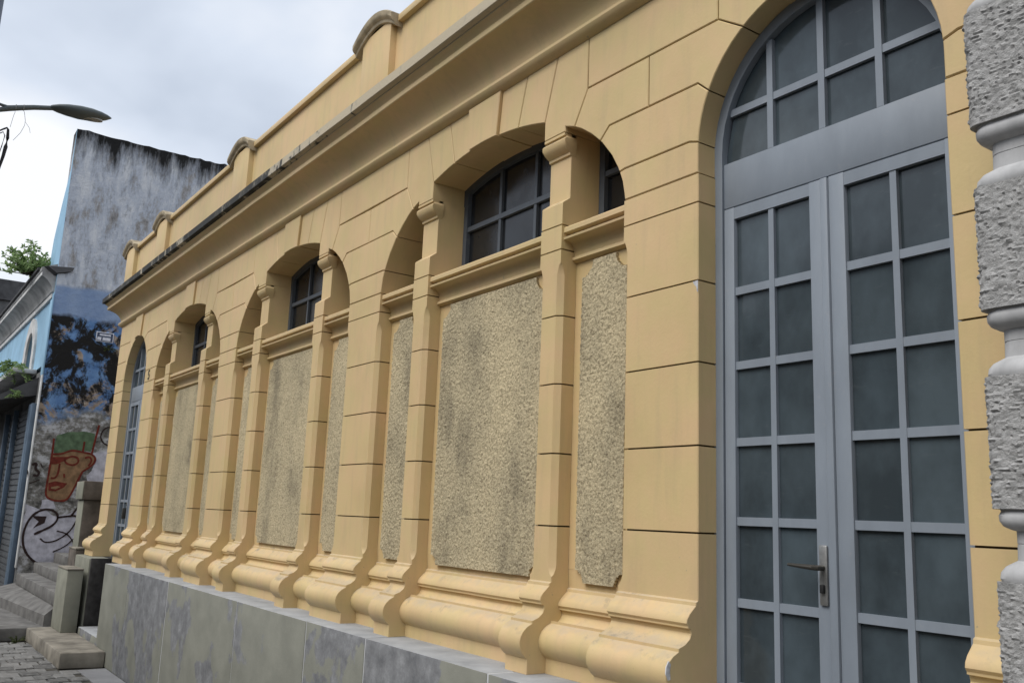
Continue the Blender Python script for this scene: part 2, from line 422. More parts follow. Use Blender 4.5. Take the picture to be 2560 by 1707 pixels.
def extr_x(prof, x0, x1):
    """(y,z) profile swept along x"""
    k_ = max(1, min(60, int(abs(x1-x0)/0.13)))
    xs = [x0+(x1-x0)*i/k_ for i in range(k_+1)]
    return loft([[(x, y+0.0016*noise.noise(Vector((x*3.1, y*9, z*9))), z+0.0016*noise.noise(Vector((x*2.7, z*9, y*9+4)))) for y, z in prof] for x in xs])
def tube(pts, rad, n=8):
    pts = [Vector(p) for p in pts]; secs = []
    for i, p in enumerate(pts):
        d = (pts[min(i+1, len(pts)-1)]-pts[max(i-1, 0)]).normalized()
        a = d.cross(Vector((0, 0, 1)))
        if a.length < 1e-3: a = d.cross(Vector((1, 0, 0)))
        a.normalize(); b = d.cross(a)
        r_ = rad[i] if isinstance(rad, (list, tuple)) else rad
        secs.append([tuple(p+r_*(math.cos(2*math.pi*k/n)*a+math.sin(2*math.pi*k/n)*b)) for k in range(n)])
    return loft(secs)

def worn(x0, x1, y0, y1, z0, z1, amp=0.008, b=0.015):
    bm = bmesh.new()
    v, f = box(x0, x1, y0, y1, z0, z1)
    vs = [bm.verts.new(p) for p in v]
    for q in f: bm.faces.new([vs[i] for i in q])
    bmesh.ops.recalc_face_normals(bm, faces=bm.faces)
    bmesh.ops.bevel(bm, geom=bm.edges[:], offset=b, segments=2, affect='EDGES', profile=0.5)
    for _ in range(3):
        es = [e_ for e_ in bm.edges if e_.calc_length() > 0.22]
        if es: bmesh.ops.subdivide_edges(bm, edges=es, cuts=1, use_grid_fill=True)
    bm.verts.index_update()
    V = []
    for q in bm.verts:
        p = q.co
        d = Vector((noise.noise(p*5), noise.noise(p*5+Vector((7, 1, 3))), noise.noise(p*4+Vector((2, 9, 5)))))+0.6*Vector((noise.noise(p*14), noise.noise(p*14+Vector((3, 3, 1))), noise.noise(p*13+Vector((8, 2, 2)))))
        V.append(tuple(p+d*amp))
    out = V, [tuple(a.index for a in q.verts) for q in bm.faces]
    bm.free(); return out

# ================================================================== SETTING
PAV = -H
g = struct(link('ground', *box(-160, 120, -160, 120, PAV-0.5, PAV-0.02), M_GROUND))
road = struct(link('road', *box(-150, 100, -12, -4.2, PAV-0.016, PAV-0.012), M_ROAD))
pav = struct(link('pavement', *box(-60, 40, -4.05, 0.0, PAV-0.019, PAV-0.008), M_GROUND))
strip = struct(link('concrete_strip', *box(-12.0, 6, -0.62, -0.31, PAV-0.0075, PAV+0.004), M_CONC))
kerb = struct(link('kerb', *box(-60, 40, -4.2, -4.05, PAV-0.02, PAV+0.0), M_CONC))
# paving stones that show at the bottom left: each a part of the pavement
rowx = -16.9; k = 0
pave_meshes = []
for q in range(6):
    rr = random.Random(q)
    a, b = 0.118+rr.uniform(-.012, .01), 0.096+rr.uniform(-.008, .006)
    v, f = bevbox(-a, a, -b, b, -0.03, 0.0, 0.012)
    v = [(x+rr.uniform(-.004, .004), y+rr.uniform(-.004, .004), z+(rr.uniform(-.004, .004) if z > -.02 else 0)) for x, y, z in v]
    me = bpy.data.meshes.new('paving_stone'); me.from_pydata(v, [], f); me.materials.append(M_PAVE); pave_meshes.append(me)
ix = 0; cnt = 0
x = -14.4
while x < -10.2 and cnt < 295:
    y = -0.72-(0.1 if ix % 2 else 0.0)
    while y > -2.0:
        if not (x > -12.25 and y > -0.9 and x < -11.9):
            ob = bpy.data.objects.new('paving_stone', pave_meshes[random.randrange(6)]); COL.objects.link(ob)
            ob.location = (x+random.uniform(-.012, .012), y+random.uniform(-.008, .008), 0.002+random.uniform(0, .012))
            ob.rotation_euler = (random.uniform(-.03, .03), random.uniform(-.03, .03), random.uniform(-.06, .06))
            ob.parent = pav; cnt += 1
        if y > -0.85 and x < -11.9: pass
        y -= 0.205
    x += 0.252; ix += 1

# unseen houses added opposite, to block low sky light and mirror in the panes
for k_, (x0, x1, hh, col) in enumerate(((-46, -27, 5.4, (0.30, 0.26, 0.22)), (-26.9, -14, 4.6, (0.24, 0.26, 0.27)), (-13.9, -4, 5.2, (0.33, 0.28, 0.20)), (-3.9, 9, 4.4, (0.27, 0.25, 0.24)), (9.1, 26, 5.6, (0.28, 0.24, 0.20)))):
    ob_ = thing('added_house', ('brown', 'slate grey', 'sandy', 'stone grey', 'umber')[k_]+' rendered unseen house added across the street for light and reflections', 'house', ((x0+x1)/2, -15, PAV), 'added houses across the street')
    mm = plain('house_render_%d' % k_, tuple(q*0.7 for q in col), 0.9, 0.2, var=0.15, vscale=1.5)
    link('wall', *box(x0, x1, -20, -13, PAV-0.01, hh), mm, ob_)
    link('eaves', *box(x0, x1, -20.2, -12.6, hh+0.001, hh+0.25), M_ROOF, ob_)
    nx = int((x1-x0)/2.4)
    for i in range(nx):
        wx = x0+(i+0.5)*(x1-x0)/nx
        for z_ in (-1.0, 2.0): link('window', *box(wx-0.5, wx+0.5, -13.0, -12.96, z_, z_+1.7), M_GLASS_D, ob_)

# ================================================================== OCHRE BUILDING
bld = thing('market_building', 'long ochre plaster building with arched windows, stucco panels and grey glazed doors', 'building', (-8, 0.15, PAV))
PER = 3.2486
XC = [-4.7065-PER*(3-i) for i in (1, 2, 3)]         # bay centres
ROWS = [-0.031, 0.349, 0.724, 1.102, 1.478, 1.62]
JG = 0.008; FTOP = 2.665
BASE = [(0.0, -0.30), (0.0, -0.315), (-0.012, -0.322), (-0.014, -0.336), (-0.032, -0.352), (-0.052, -0.370), (-0.066, -0.390), (-0.069, -0.406), (-0.060, -0.418),
        (-0.060, -0.426), (-0.046, -0.430), (-0.040, -0.448), (-0.050, -0.470), (-0.078, -0.492), (-0.115, -0.506), (-0.115, -0.519), (-0.148, -0.536),
        (-0.170, -0.556), (-0.184, -0.580), (-0.190, -0.606), (-0.186, -0.634), (-0.173, -0.660), (-0.154, -0.680), (-0.140, -0.690), (-0.140, -0.764)]

def sect(xl, xr, y, z, cl, cr, yb=0.30):
    cl = max(cl, 0.0006); cr = max(cr, 0.0006)
    return [(xl, yb, z), (xl, y+cl, z), (xl+cl, y, z), (xr-cr, y, z), (xr, y+cr, z), (xr, yb, z)]
def cham(z):
    if z > 1.40 or z < -0.29: return 0.0
    if z > 1.33: return 0.03*(1-(z-1.33)/0.07)**0.5
    if z < -0.24: return 0.03*max(0, (1-(-0.24-z)/0.05))**0.5
    return 0.03
def shaft_block(name, xl, xr, z0, z1, cl, cr, parent, m=None, yb=0.30):
    zs = [z0+JG/2, z1-JG/2]
    for q in (1.40, 1.385, 1.36, 1.33, -0.24, -0.26, -0.28, -0.29):
        if zs[0] < q < zs[1]: zs.append(q)
    zs = sorted(zs)
    S = []
    for z in zs:
        c = cham(z); S.append(sect(xl, xr, 0, z, c if cl else 0.004, c if cr else 0.004, yb))
    return link(name, *loft(S), m or M_OCH, parent)
def pier(xl, xr, cl, cr, name='pier'):
    S = []
    for z in (ROWS[0]-JG/2, -0.24, -0.26, -0.28, -0.29):
        c = cham(z); S.append(sect(xl, xr, 0, z, c if cl else 0.004, c if cr else 0.004))
    for y, z in BASE: S.append(sect(xl, xr, y, z, 0.003, 0.003))
    p = link(name, *loft(S), M_OCH2, bld)
    link('mortar_bed', *box(xl+(0.045 if cl else 0.012), xr-(0.045 if cr else 0.012), 0.012, 0.28, ROWS[0]-0.02, ROWS[-1]+0.004), M_JOINT, p)
    for a, b in zip(ROWS[:-1], ROWS[1:]):
        shaft_block('stone_block', xl, xr, a, b, cl, cr, p)
    return p
# x ranges
P = {0: (-14.907, -14.358), 1: (-13.095, -12.558), 2: (-9.846, -9.309), 3: (-6.598, -6.061), 4: (-3.352, -2.841), 5: (-1.64, 1.2)}
piers = {}
piers[0] = pier(*P[0], False, False); piers[1] = pier(*P[1], False, True)
piers[2] = pier(*P[2], True, True); piers[3] = pier(*P[3], True, True)
piers[4] = pier(*P[4], True, False); piers[5] = pier(*P[5], False, False)

link('paint_chip', *plate([(-2.872, 1.098), (-2.842, 1.1), (-2.8425, 1.045), (-2.848, 1.05), (-2.852, 1.07), (-2.866, 1.085)], -0.0015, 0.001, 0, 0.0003), M_CHIP, piers[4])
link('paint_chip', *loft([[(x, y, z) for y, z in ((-0.186, -0.575), (-0.172, -0.552), (-0.160, -0.565), (-0.166, -0.59), (-0.162, -0.625), (-0.176, -0.628), (-0.189, -0.605))] for x in (-2.845, -2.8395)]), M_CHIP, piers[4])
# arches of the side lights, as offsets from the bay centre: outer edge of the opening
ARC = [(1.3545, 1.62), (1.348, 1.66), (1.333, 1.73), (1.296, 1.815), (1.245, 1.90), (1.165, 1.995), (1.075, 2.075), (0.985, 2.137), (0.925, 2.168), (0.845, 2.197)]
I_R7, I_R8, I_TIP = 2.6, 5, 8          # where joints meet the arc
R7K, R8K = (1.345, 1.793), (1.222, 2.075)
CR = 2.356; CZ = 2.378-CR
def cz(u): return CZ+math.sqrt(CR*CR-u*u)
def arc_between(z0, z1):
    """arc points with z between the two (exclusive)"""
    return [p for p in ARC if z0 < p[1] < z1]
A7 = (1.310, 1.786)      # joint r7 on the arc
A8 = (1.150, 2.010)
A9 = (0.925, 2.168)
upper = link('upper_wall', *box(-14.907, 1.2, 0.02, 0.30, FTOP+0.001, 3.10), M_OCH, bld)
def blk(P_, y0=0.0, gap=0.006, m=None, parent=None, y1=0.30, name='stone_block'):
    return link(name, *plate(P_, y0, y1, gap), m or M_OCH, parent or upper)
def bay_side(c, s):
    """one half of a bay: s=-1 left, +1 right. returns edge points for the pier beside it"""
    X = lambda u, z: (c+s*u, z)
    def arcu(n, a, b): return [(a+(b-a)*i/n) for i in range(n+1)]
    blk([X(0.175, cz(.175)), X(0.37, cz(.37)), X(0.455, FTOP), X(0.195, FTOP)] if False else
        [X(u, cz(u)) for u in arcu(4, 0.157, 0.37)]+[X(0.455, FTOP), X(0.187, FTOP)])
    blk([X(u, cz(u)) for u in arcu(4, 0.37, 0.645)]+[X(0.755, FTOP), X(0.455, FTOP)])
    blk([X(0.645, cz(.645)), X(0.645, 2.168), X(0.845, 2.168), X(0.845, 2.197), X(*A9), X(1.035, 2.36), X(1.035, FTOP), X(0.755, FTOP)])
for c in XC:
    bay_side(c, -1); bay_side(c, 1)
    us = [-0.157+0.314*i/6 for i in range(7)]
    blk([(c+u, cz(u)-0.004) for u in us]+[(c+0.187, FTOP), (c-0.187, FTOP)], -0.022, 0.001, name='keystone')
def win_edge(c, s, lo, hi):
    """points along the side-light arc (or the straight jamb) between heights lo and hi, for the pier on side s of the bay at c"""
    key = {1.62: (1.3545, 1.62), 1.79: A7, 2.075: A8, 2.36: A9}
    a, b = key[lo], key[hi]
    pts = [a]+[p for p in ARC if a[1]+.01 < p[1] < b[1]-.01]+[b]
    return [(c+s*u, z) for u, z in pts]
def door_edge(c, s, r, zc, lo, hi):
    ang = {1.62: None, 1.79: 0.06, 2.075: 0.47, 2.36: 1.0}
    def pt(k):
        if ang[k] is None: return (c+s*r, 1.62)
        t_ = ang[k]; return (c+s*r*math.cos(t_), zc+r*math.sin(t_))
    a, b = pt(lo), pt(hi)
    pts = [a]
    if ang[lo] is None and zc > 1.63: pts.append((c+s*r, zc))
    t0 = ang[lo] or 0.0
    for i in range(1, 4):
        t_ = t0+(ang[hi]-t0)*i/4; pts.append((c+s*r*math.cos(t_), zc+r*math.sin(t_)))
    return pts+[b]
D1C, D1R, DZC = -2.2405, 0.6005, 1.735
D0C, D0R = -13.7265, 0.6315
KR7, KR8 = 1.79, 2.075
def pier_top(left, right, xl, xr, split=True):
    """ashlar above the springing. left/right: ('win',c) ('door',c,r) or ('end',x)"""
    def edge(side, lo, hi):
        d, s = (left, 1) if side == 'L' else (right, -1)
        if d[0] == 'win': return win_edge(d[1], s, lo, hi)
        if d[0] == 'door': return door_edge(d[1], s, d[2], DZC, lo, hi)
        return [(d[1], lo), (d[1], hi)]
    def knee(side, h):
        d, s = (left, 1) if side == 'L' else (right, -1)
        if d[0] == 'win': return [(d[1]+s*{1.79: 1.352, 2.075: 1.225, 2.36: 1.035}[h], h+0.003 if h < 2 else h)]
        if d[0] == 'door':
            if h == 1.79: return [(d[1]+s*(d[2]+0.06), 1.79)]
            if h == 2.075: return [(d[1]+s*(d[2]+0.005), 2.07)]
            return [(d[1]+s*(d[2]-0.125), 2.345)]
        return []
    # row r6-r7, r7-r8
    for lo, hi in ((1.62, 1.79), (1.79, 2.075)):
        Lp = edge('L', lo, hi)+knee('L', hi); Rp = edge('R', lo, hi)+knee('R', hi)
        if lo > 1.62: Lp = knee('L', lo)+Lp; Rp = knee('R', lo)+Rp
        blk(Lp+Rp[::-1])
    mid = {True: (xl+xr)/2-0.0}.get(split)
    if left[0] == 'win' and right[0] == 'door': mid = -3.183
    if left[0] == 'door' and right[0] == 'win': mid = left[1]+0.943
    Lp = knee('L', 2.075)+edge('L', 2.075, 2.36)+knee('L', 2.36)
    Rp = knee('R', 2.075)+edge('R', 2.075, 2.36)+knee('R', 2.36)
    if split:
        blk(Lp+[(mid, 2.352), (mid, 2.073)]); blk([(mid, 2.073), (mid, 2.352)]+Rp[::-1])
    else:
        blk(Lp+Rp[::-1])
    # top course
    def top(side):
        d, s = (left, 1) if side == 'L' else (right, -1)
        if d[0] == 'win': return [(d[1]+s*1.035, 2.36), (d[1]+s*1.035, FTOP)]
        if d[0] == 'door': return [(d[1]+s*(d[2]-0.125), 2.345), (d[1]+s*(d[2]-0.125), FTOP)]
        return [(d[1], 2.36), (d[1], FTOP)]
    blk(top('L')+top('R')[::-1])
pier_top(('end', P[0][0]), ('door', D0C, D0R), *P[0], split=False)
pier_top(('door', D0C, D0R), ('win', XC[0]), *P[1], split=True)
pier_top(('win', XC[0]), ('win', XC[1]), *P[2]); pier_top(('win', XC[1]), ('win', XC[2]), *P[3])
pier_top(('win', XC[2]), ('door', D1C, D1R), *P[4])
pier_top(('door', D1C, D1R), ('end', 1.2), *P[5], split=False)
for c, r in ((D0C, D0R), (D1C, D1R)):        # voussoirs over the doors
    for s in (-1, 1):
        a0, a1 = 1.0, 1.32
        pts = [(c+s*r*math.cos(a0+(a1-a0)*i/4), DZC+r*math.sin(a0+(a1-a0)*i/4)) for i in range(5)]
        blk(pts+[(c+s*0.20, FTOP), (c+s*(r-0.125), FTOP), (c+s*(r-0.125), 2.345)])
    a1 = 1.32
    pts = [(c+r*math.cos(a1+(math.pi-2*a1)*i/6), DZC-0.004+r*math.sin(a1+(math.pi-2*a1)*i/6)) for i in range(7)]
    blk(pts+[(c-0.20, FTOP), (c+0.20, FTOP)], -0.022, 0.001, name='keystone')

# mullions between the lights
HEAD = [(1.62+JG/2, 0.0), (1.746, 0.0), (1.752, 0.004), (1.788, 0.052), (2.168, 0.052)]
CAPM = [(2.036, 0.0515, -.001), (2.042, 0.040, .002), (2.058, 0.040, .002), (2.064, 0.030, .004), (2.082, 0.010, .008), (2.105, -0.004, .012), (2.126, -0.006, .012), (2.138, 0.004, .010), (2.142, 0.012, .006), (2.150, 0.012, .004), (2.152, 0.0, .0), (2.167, 0.0, 0)]
for c in XC:
    for xl, xr in ((c-0.8445, c-0.6405), (c+0.6495, c+0.8385)):
        p = pier(xl, xr, True, True, 'mullion')
        link('mullion_head', *loft([sect(xl, xr, y, z, 0.003, 0.003, 0.30) for z, y in HEAD]), M_OCH, p)
        link('mullion_cap', *loft([sect(xl-dx, xr+dx, y, z, 0.002, 0.002, 0.085) for z, y, dx in CAPM]), M_OCH, p)

# lower infill between piers: margin wall, base moulding, sill, stucco panel, window
SILL = [(0.30, 1.622), (0.022, 1.606), (0.015, 1.598), (0.015, 1.573), (0.055, 1.567), (0.055, 1.552), (0.022, 1.549), (0.013, 1.543), (0.015, 1.533), (0.030, 1.529), (0.058, 1.526),
        (0.080, 1.512), (0.092, 1.488), (0.096, 1.450), (0.082, 1.442), (0.080, 1.425), (0.10, 1.415), (0.112, 1.412), (0.30, 1.412)]
def infill(x0, x1):
    e_ = 0.0015
    link('recessed_wall', *box(x0+e_, x1-e_, 0.112, 0.30, -0.25, 1.41), M_OCH, bld)
    link('window_sill', *extr_x(SILL, x0+e_, x1-e_), M_OCH2, bld)
    prof = [(0.30, -0.251), (0.112, -0.251)]+[(y+0.118, z-0.028 if z > -0.5 else z) for y, z in BASE[1:]]+[(0.30, -0.764)]
    link('base_moulding', *extr_x(prof, x0+e_, x1-e_), M_OCH2, bld)
def panel(x0, x1, cell):
    z0, z1 = -0.311, 1.40
    n, mz = max(4, int((x1-x0)/cell)), int((z1-z0)/cell)
    dx, dz = (x1-x0)/n, (z1-z0)/mz
    def inside(i, j):
        x = (i+.5)*dx; z = (j+.5)*dz; W, Hh = x1-x0, z1-z0
        jit = 0.0
        for a in (x, W-x):
            if math.hypot(a, Hh-z) < 0.088+jit or math.hypot(a, z) < 0.062+jit: return False     # quarter-round notch at each corner
        return True
    vid = {}; V = []; F = []
    def vert(i, j):
        if (i, j) not in vid:
            x, z = x0+i*dx, z0+j*dz
            q = Vector((x*75, z*75, 7.3))
            h = 0.6*noise.noise(q)+0.5*noise.noise(q*1.9)+0.35*noise.noise(Vector((x*6, z*6, 2)))
            ex = 0.0012*noise.noise(Vector((x*40, z*40, 1.7)))
            vid[(i, j)] = len(V); V.append((x+ex, 0.094-0.0072*h, z+0.0012*noise.noise(Vector((x*40, z*40, 9.7)))))
        return vid[(i, j)]
    cells = {(i, j) for i in range(n) for j in range(mz) if inside(i, j)}
    for i, j in cells: F.append((vert(i, j), vert(i+1, j), vert(i+1, j+1), vert(i, j+1)))
    back = {}
    def bk(v):
        if v not in back:
            back[v] = len(V); x, y, z = V[v]; V.append((x, 0.1125, z))
        return back[v]
    for i, j in cells:
        for di, dj, a, b in ((-1, 0, (i, j+1), (i, j)), (1, 0, (i+1, j), (i+1, j+1)), (0, -1, (i, j), (i+1, j)), (0, 1, (i+1, j+1), (i, j+1))):
            if (i+di, j+dj) not in cells:
                F.append((vid[a], vid[b], bk(vid[b]), bk(vid[a])))
    link('stucco_panel', V, F, M_STU, bld)
def bar_box(x0, x1, z0, z1, y0=0.272, y1=0.30): return box(x0, x1, y0, y1, z0, z1)
for bi, c in enumerate(XC):
    cell = (0.024, 0.014, 0.0078)[bi]
    lx = (P[bi+1][1], P[bi+2][0])
    spans = ((lx[0], c-0.8445), (c-0.6405, c+0.6495), (c+0.8385, lx[1]))
    for k_, (x0, x1) in enumerate(spans):
        infill(x0, x1)
        mg = 0.076
        panel(x0+mg, x1-mg, cell)
    # windows: centre light of three by two panes, side lights with one bar
    yf0, yf1, yg = 0.262, 0.312, 0.292
    x0, x1 = spans[1]
    us = [-0.655+1.31*i/12 for i in range(13)]
    outer = [(c+u, cz(u)+0.03) for u in us]
    inner = [(c+u*0.925, cz(u*0.925)-0.045) for u in us]
    V = []; F = []
    ring_o = [(x0-0.01, 1.60)]+[(min(max(x, x0-.01), x1+.01), z) for x, z in outer]+[(x1+0.01, 1.60)]
    ring_i = [(x0+0.045, 1.665)]+[(min(max(x, x0+.045), x1-.045), z) for x, z in inner]+[(x1-0.045, 1.665)]
    n = len(ring_o)
    for y in (yf0, yf1):
        V += [(x, y, z) for x, z in ring_o]+[(x, y, z) for x, z in ring_i]
    for i in range(n):
        j = (i+1) % n
        F += [(i, j, n+j, n+i), (2*n+i, 3*n+i, 3*n+j, 2*n+j), (n+i, n+j, 3*n+j, 3*n+i), (i, 2*n+i, 2*n+j, j)]
    wnd = link('window', V, F, M_FRAME_D, bld)
    tw = (x1-x0-0.09)/3; gx = x0+0.045
    for k_ in (1, 2): link('glazing_bar', *bar_box(gx+tw*k_-0.014, gx+tw*k_+0.014, 1.665, 2.352), M_FRAME_D, wnd)
    link('glazing_bar', *bar_box(x0+0.045, x1-0.045, 1.972, 2.006, 0.268, 0.302), M_FRAME_D, wnd)
    for k_ in range(3):
        a, b = gx+tw*k_+0.004, gx+tw*(k_+1)-0.004
        link('pane', *box(a, b, yg, yg+0.005, 1.65, 1.985), M_GLASS_D, wnd)
        ua, ub = a-c, b-c
        link('pane', *plate([(a, 1.993), (b, 1.993)]+[(c+ub+(ua-ub)*i/4, cz(ub+(ua-ub)*i/4)-0.02) for i in range(5)], yg+.0006, yg+0.0056, 0.0, 0.0005), M_GLASS_D, wnd)
    for s in (-1, 1):
        pts = [(c+s*(u-0.003), z-0.004) for u, z in ARC]
        xin = c+s*0.842
        poly = [(xin, 1.60), (c+s*1.352, 1.60)]+pts
        sw = link('side_window', *merge([plate([(c+s*1.345, 1.60), (c+s*1.30, 1.60), (c+s*1.30, 1.76), (c+s*1.345, 1.74)], yf0, yf1, 0, .002),
                                    bar_box(min(xin, xin+s*0.045), max(xin, xin+s*0.045), 1.60, 2.18, yf0, yf1),
                                    bar_box(min(xin+s*.045, c+s*1.30), max(xin+s*.045, c+s*1.30), 1.60, 1.665, yf0, yf1)]), M_FRAME_D, bld)
        link('pane', *plate(poly, yg, yg+0.005, 0.0, 0.0005), M_GLASS_D, sw)
        link('glazing_bar', *bar_box(min(xin+s*.046, c+s*1.28), max(xin+s*.046, c+s*1.28), 1.955, 1.985, 0.268, 0.291), M_FRAME_D, sw)

# doors ------------------------------------------------------------
def door(c, r, main=True):
    y0 = 0.115; bot = -1.35 if main else -0.78
    x0, x1 = c-r, c+r
    n = 24
    arc = lambda rr, zz=DZC-0.012: [(c-rr*math.cos(math.pi*i/n), zz+rr*math.sin(math.pi*i/n)) for i in range(n+1)]
    ro = [(x0-0.012, bot)]+[(c+(x-c)*1.0, z) for x, z in arc(r+0.012)]+[(x1+0.012, bot)]
    ri = [(x0+0.043, bot)]+arc(r-0.043)+[(x1-0.043, bot)]
    V = []; F = []; m_ = len(ro)
    for y in (y0, y0+0.08): V += [(x, y, z) for x, z in ro]+[(x, y, z) for x, z in ri]
    for i in range(m_-1):
        j = i+1
        F += [(i, j, m_+j, m_+i), (2*m_+i, 3*m_+i, 3*m_+j, 2*m_+j), (m_+i, m_+j, 3*m_+j, 3*m_+i), (i, 2*m_+i, 2*m_+j, j)]
    F += [(0, m_, 3*m_, 2*m_), (m_-1, 2*m_-1, 4*m_-1, 3*m_-1)]
    d = link('door', V, F, M_FRAME, bld)
    a, b = x0+0.043, x1-0.043
    link('transom_panel', *bevbox(a, b, y0+0.012, y0+0.06, 1.455, 1.675, 0.003), M_FRAME, d)
    # lunette
    rr = r-0.043
    lz = DZC-0.012
    for k_, off in enumerate((-0.285, -0.012, 0.262)):
        zt = lz+math.sqrt(max(0, rr*rr-off*off))
        link('glazing_bar', *box(c+off-0.016, c+off+0.016, y0+0.014, y0+0.052, 1.676, zt-0.001), M_FRAME, d)
    hw = math.sqrt(rr*rr-(1.925-lz)**2)
    link('glazing_bar', *box(c-hw, c+hw, y0+0.018, y0+0.048, 1.905, 1.94), M_FRAME, d)
    # panes of the lunette, split by the bars
    cuts = [-rr, -0.285, -0.012, 0.262, rr]
    yp = y0+0.036
    for k_ in range(4):
        u0, u1 = cuts[k_], cuts[k_+1]
        def zt(u): return lz+math.sqrt(max(0.0, rr*rr-u*u))
        lo = [u for u in [u0+(u1-u0)*i/6 for i in range(7)]]
        bl = [(c+u0, 1.668), (c+u1, 1.668)]
        topp = [(c+u, min(1.92, zt(u))) for u in lo[::-1] if zt(u) > 1.69]
        link('pane', *plate(bl+topp if zt(u0) > 1.69 and zt(u1) > 1.69 else ([(c+u, 1.668) for u in lo if zt(u) > 1.69]+topp), yp, yp+0.004, 0.0, 0.0004), M_GLASS, d)
        upl = [u for u in [u0+(u1-u0)*i/12 for i in range(13)] if zt(u) > 1.93]
        if len(upl) > 2:
            link('pane', *plate([(c+u, 1.923) for u in (upl[0], upl[-1])]+[(c+u, zt(u)) for u in upl[::-1]], yp+.0005, yp+0.0045, 0.0, 0.0004), M_GLASS, d)
    # leaves
    ast = c-0.005
    la, lb, ra, rb = a+0.004, ast-0.018, ast+0.019, b-0.004
    zt_, zb = 1.450, bot
    rows = [1.401, 1.051, 0.709, 0.368, 0.027, -0.314, -0.656, -0.998]
    for li, (p0, p1, sl, sr) in enumerate(((la, lb, 0.058, 0.06), (ra, rb, 0.072, 0.034))):
        lf = link('door_leaf', *merge([bevbox(p0, p0+sl, y0+0.008, y0+0.055, zb, zt_, 0.003), bevbox(p1-sr, p1, y0+0.008, y0+0.055, zb, zt_, 0.003),
                                  box(p0+sl, p1-sr, y0+0.010, y0+0.053, rows[0]-0.008, zt_-0.002), box(p0+sl, p1-sr, y0+0.012, y0+0.05, zb, zb+0.06)]), M_FRAME, d)
        q0, q1 = p0+sl, p1-sr; qm = (q0+q1)/2
        link('glazing_bar', *box(qm-0.014, qm+0.014, y0+0.014, y0+0.05, zb+0.06, rows[0]-0.008), M_FRAME, d)
        rs = [z for z in rows if z > zb+0.1]
        for z in rs[1:]:
            for e0, e1 in ((q0, qm-0.014), (qm+0.014, q1)):
                link('glazing_bar', *box(e0, e1, y0+0.016, y0+0.048, z-0.019, z+0.017), M_FRAME, d)
        for k_, z in enumerate(rs):
            zlow = rs[k_+1] if k_+1 < len(rs) else zb+0.05
            for e0, e1 in ((q0-0.003, qm+0.001), (qm+0.002, q1+0.003)):
                yo = random.uniform(-0.0012, 0.0012)
                tl = random.uniform(-0.0016, 0.0016)
                v, f = box(e0, e1, yp-0.004+yo, yp+yo, zlow, z-0.001)
                v = [(x, y+tl*(1 if x > (e0+e1)/2 else -1)+random.uniform(-.0005, .0005)*0, zz) for x, y, zz in v]
                link('pane', v, f, M_GLASS, d)
    link('astragal', *bevbox(ast-0.0175, ast+0.0185, y0-0.004, y0+0.05, bot, zt_-0.002, 0.006), M_FRAME, d)
    if main:
        hx = lb-0.026
        hd = link('handle', *merge([bevbox(hx-0.019, hx+0.019, y0-0.004, y0+0.008, -0.285, -0.055, 0.006)]), M_METAL, d)
        link('lever', *tube([(hx, y0-0.004, -0.142), (hx, y0-0.045, -0.142), (hx-0.012, y0-0.053, -0.141), (hx-0.06, y0-0.057, -0.139), (hx-0.125, y0-0.055, -0.136)], [0.011, 0.011, 0.011, 0.009, 0.006], 10), M_DARKMETAL, d)
        link('lock_cylinder', *merge([bevbox(hx-0.009, hx+0.009, y0-0.018, y0, -0.238, -0.205, 0.004)]), M_BLACK, d)
    else:
        hx = lb-0.026
        link('handle', *bevbox(hx-0.012, hx+0.012, y0-0.05, y0+0.008, -0.22, -0.07, 0.006), M_DARKMETAL, d)
door(D1C, D1R, True); door(D0C, D0R, False)

# cornice with a return at the left end
CORN = [(0.0, FTOP-0.006), (-0.008, FTOP-0.004), (-0.030, 2.674), (-0.048, 2.688), (-0.056, 2.706), (-0.052, 2.726), (-0.036, 2.740), (-0.026, 2.748), (-0.026, 2.762), (-0.032, 2.79), (-0.046, 2.82), (-0.070, 2.855),
        (-0.102, 2.886), (-0.140, 2.912), (-0.178, 2.930), (-0.203, 2.938), (-0.208, 2.944), (-0.208, 2.978), (-0.200, 2.982), (-0.205, 2.994), (-0.222, 3.012), (-0.240, 3.028)]
LIP = [(-0.240, 3.0285), (-0.243, 3.036), (-0.272, 3.040), (-0.280, 3.046), (-0.280, 3.116), (-0.272, 3.124), (0.05, 3.135)]
def corn(prof, name, m, parent, xr=1.2):
    xl = P[0][0]; n = len(prof); V = []; F = []
    stations = [xr-(xr-xl-0.4)*i/90 for i in range(91)]
    for x in stations:
        V += [(x, y+0.003*noise.noise(Vector((x*1.7, y*5, z*5))), z+0.003*noise.noise(Vector((x*1.5, z*5, y*5+4)))) for y, z in prof]
    V += [(xl+y, y, z) for y, z in prof]; V += [(xl+y, 3.0, z) for y, z in prof]
    for k_ in range(len(stations)+1):
        for i in range(n-1): F.append((k_*n+i, k_*n+i+1, (k_+1)*n+i+1, (k_+1)*n+i))
    F.append(tuple(range(n))); 
    return link(name, V, F, m, parent)
co = corn(CORN, 'cornice', M_OCH2, bld)
corn(LIP, 'cornice_edge', M_LIP, co)
par = link('parapet', *box(-14.907, 1.2, -0.005, 0.22, 3.125, 3.80), M_OCH, bld)
cops = []
centers = [sum(P[i])/2 for i in range(5)]+[0.0]
edges = []
for a, b in zip(centers[:-1], centers[1:]):
    link('coping', *bevbox(a+0.262, b-0.262, -0.048, 0.26, 3.80, 3.858, 0.006), M_OCH2, par)
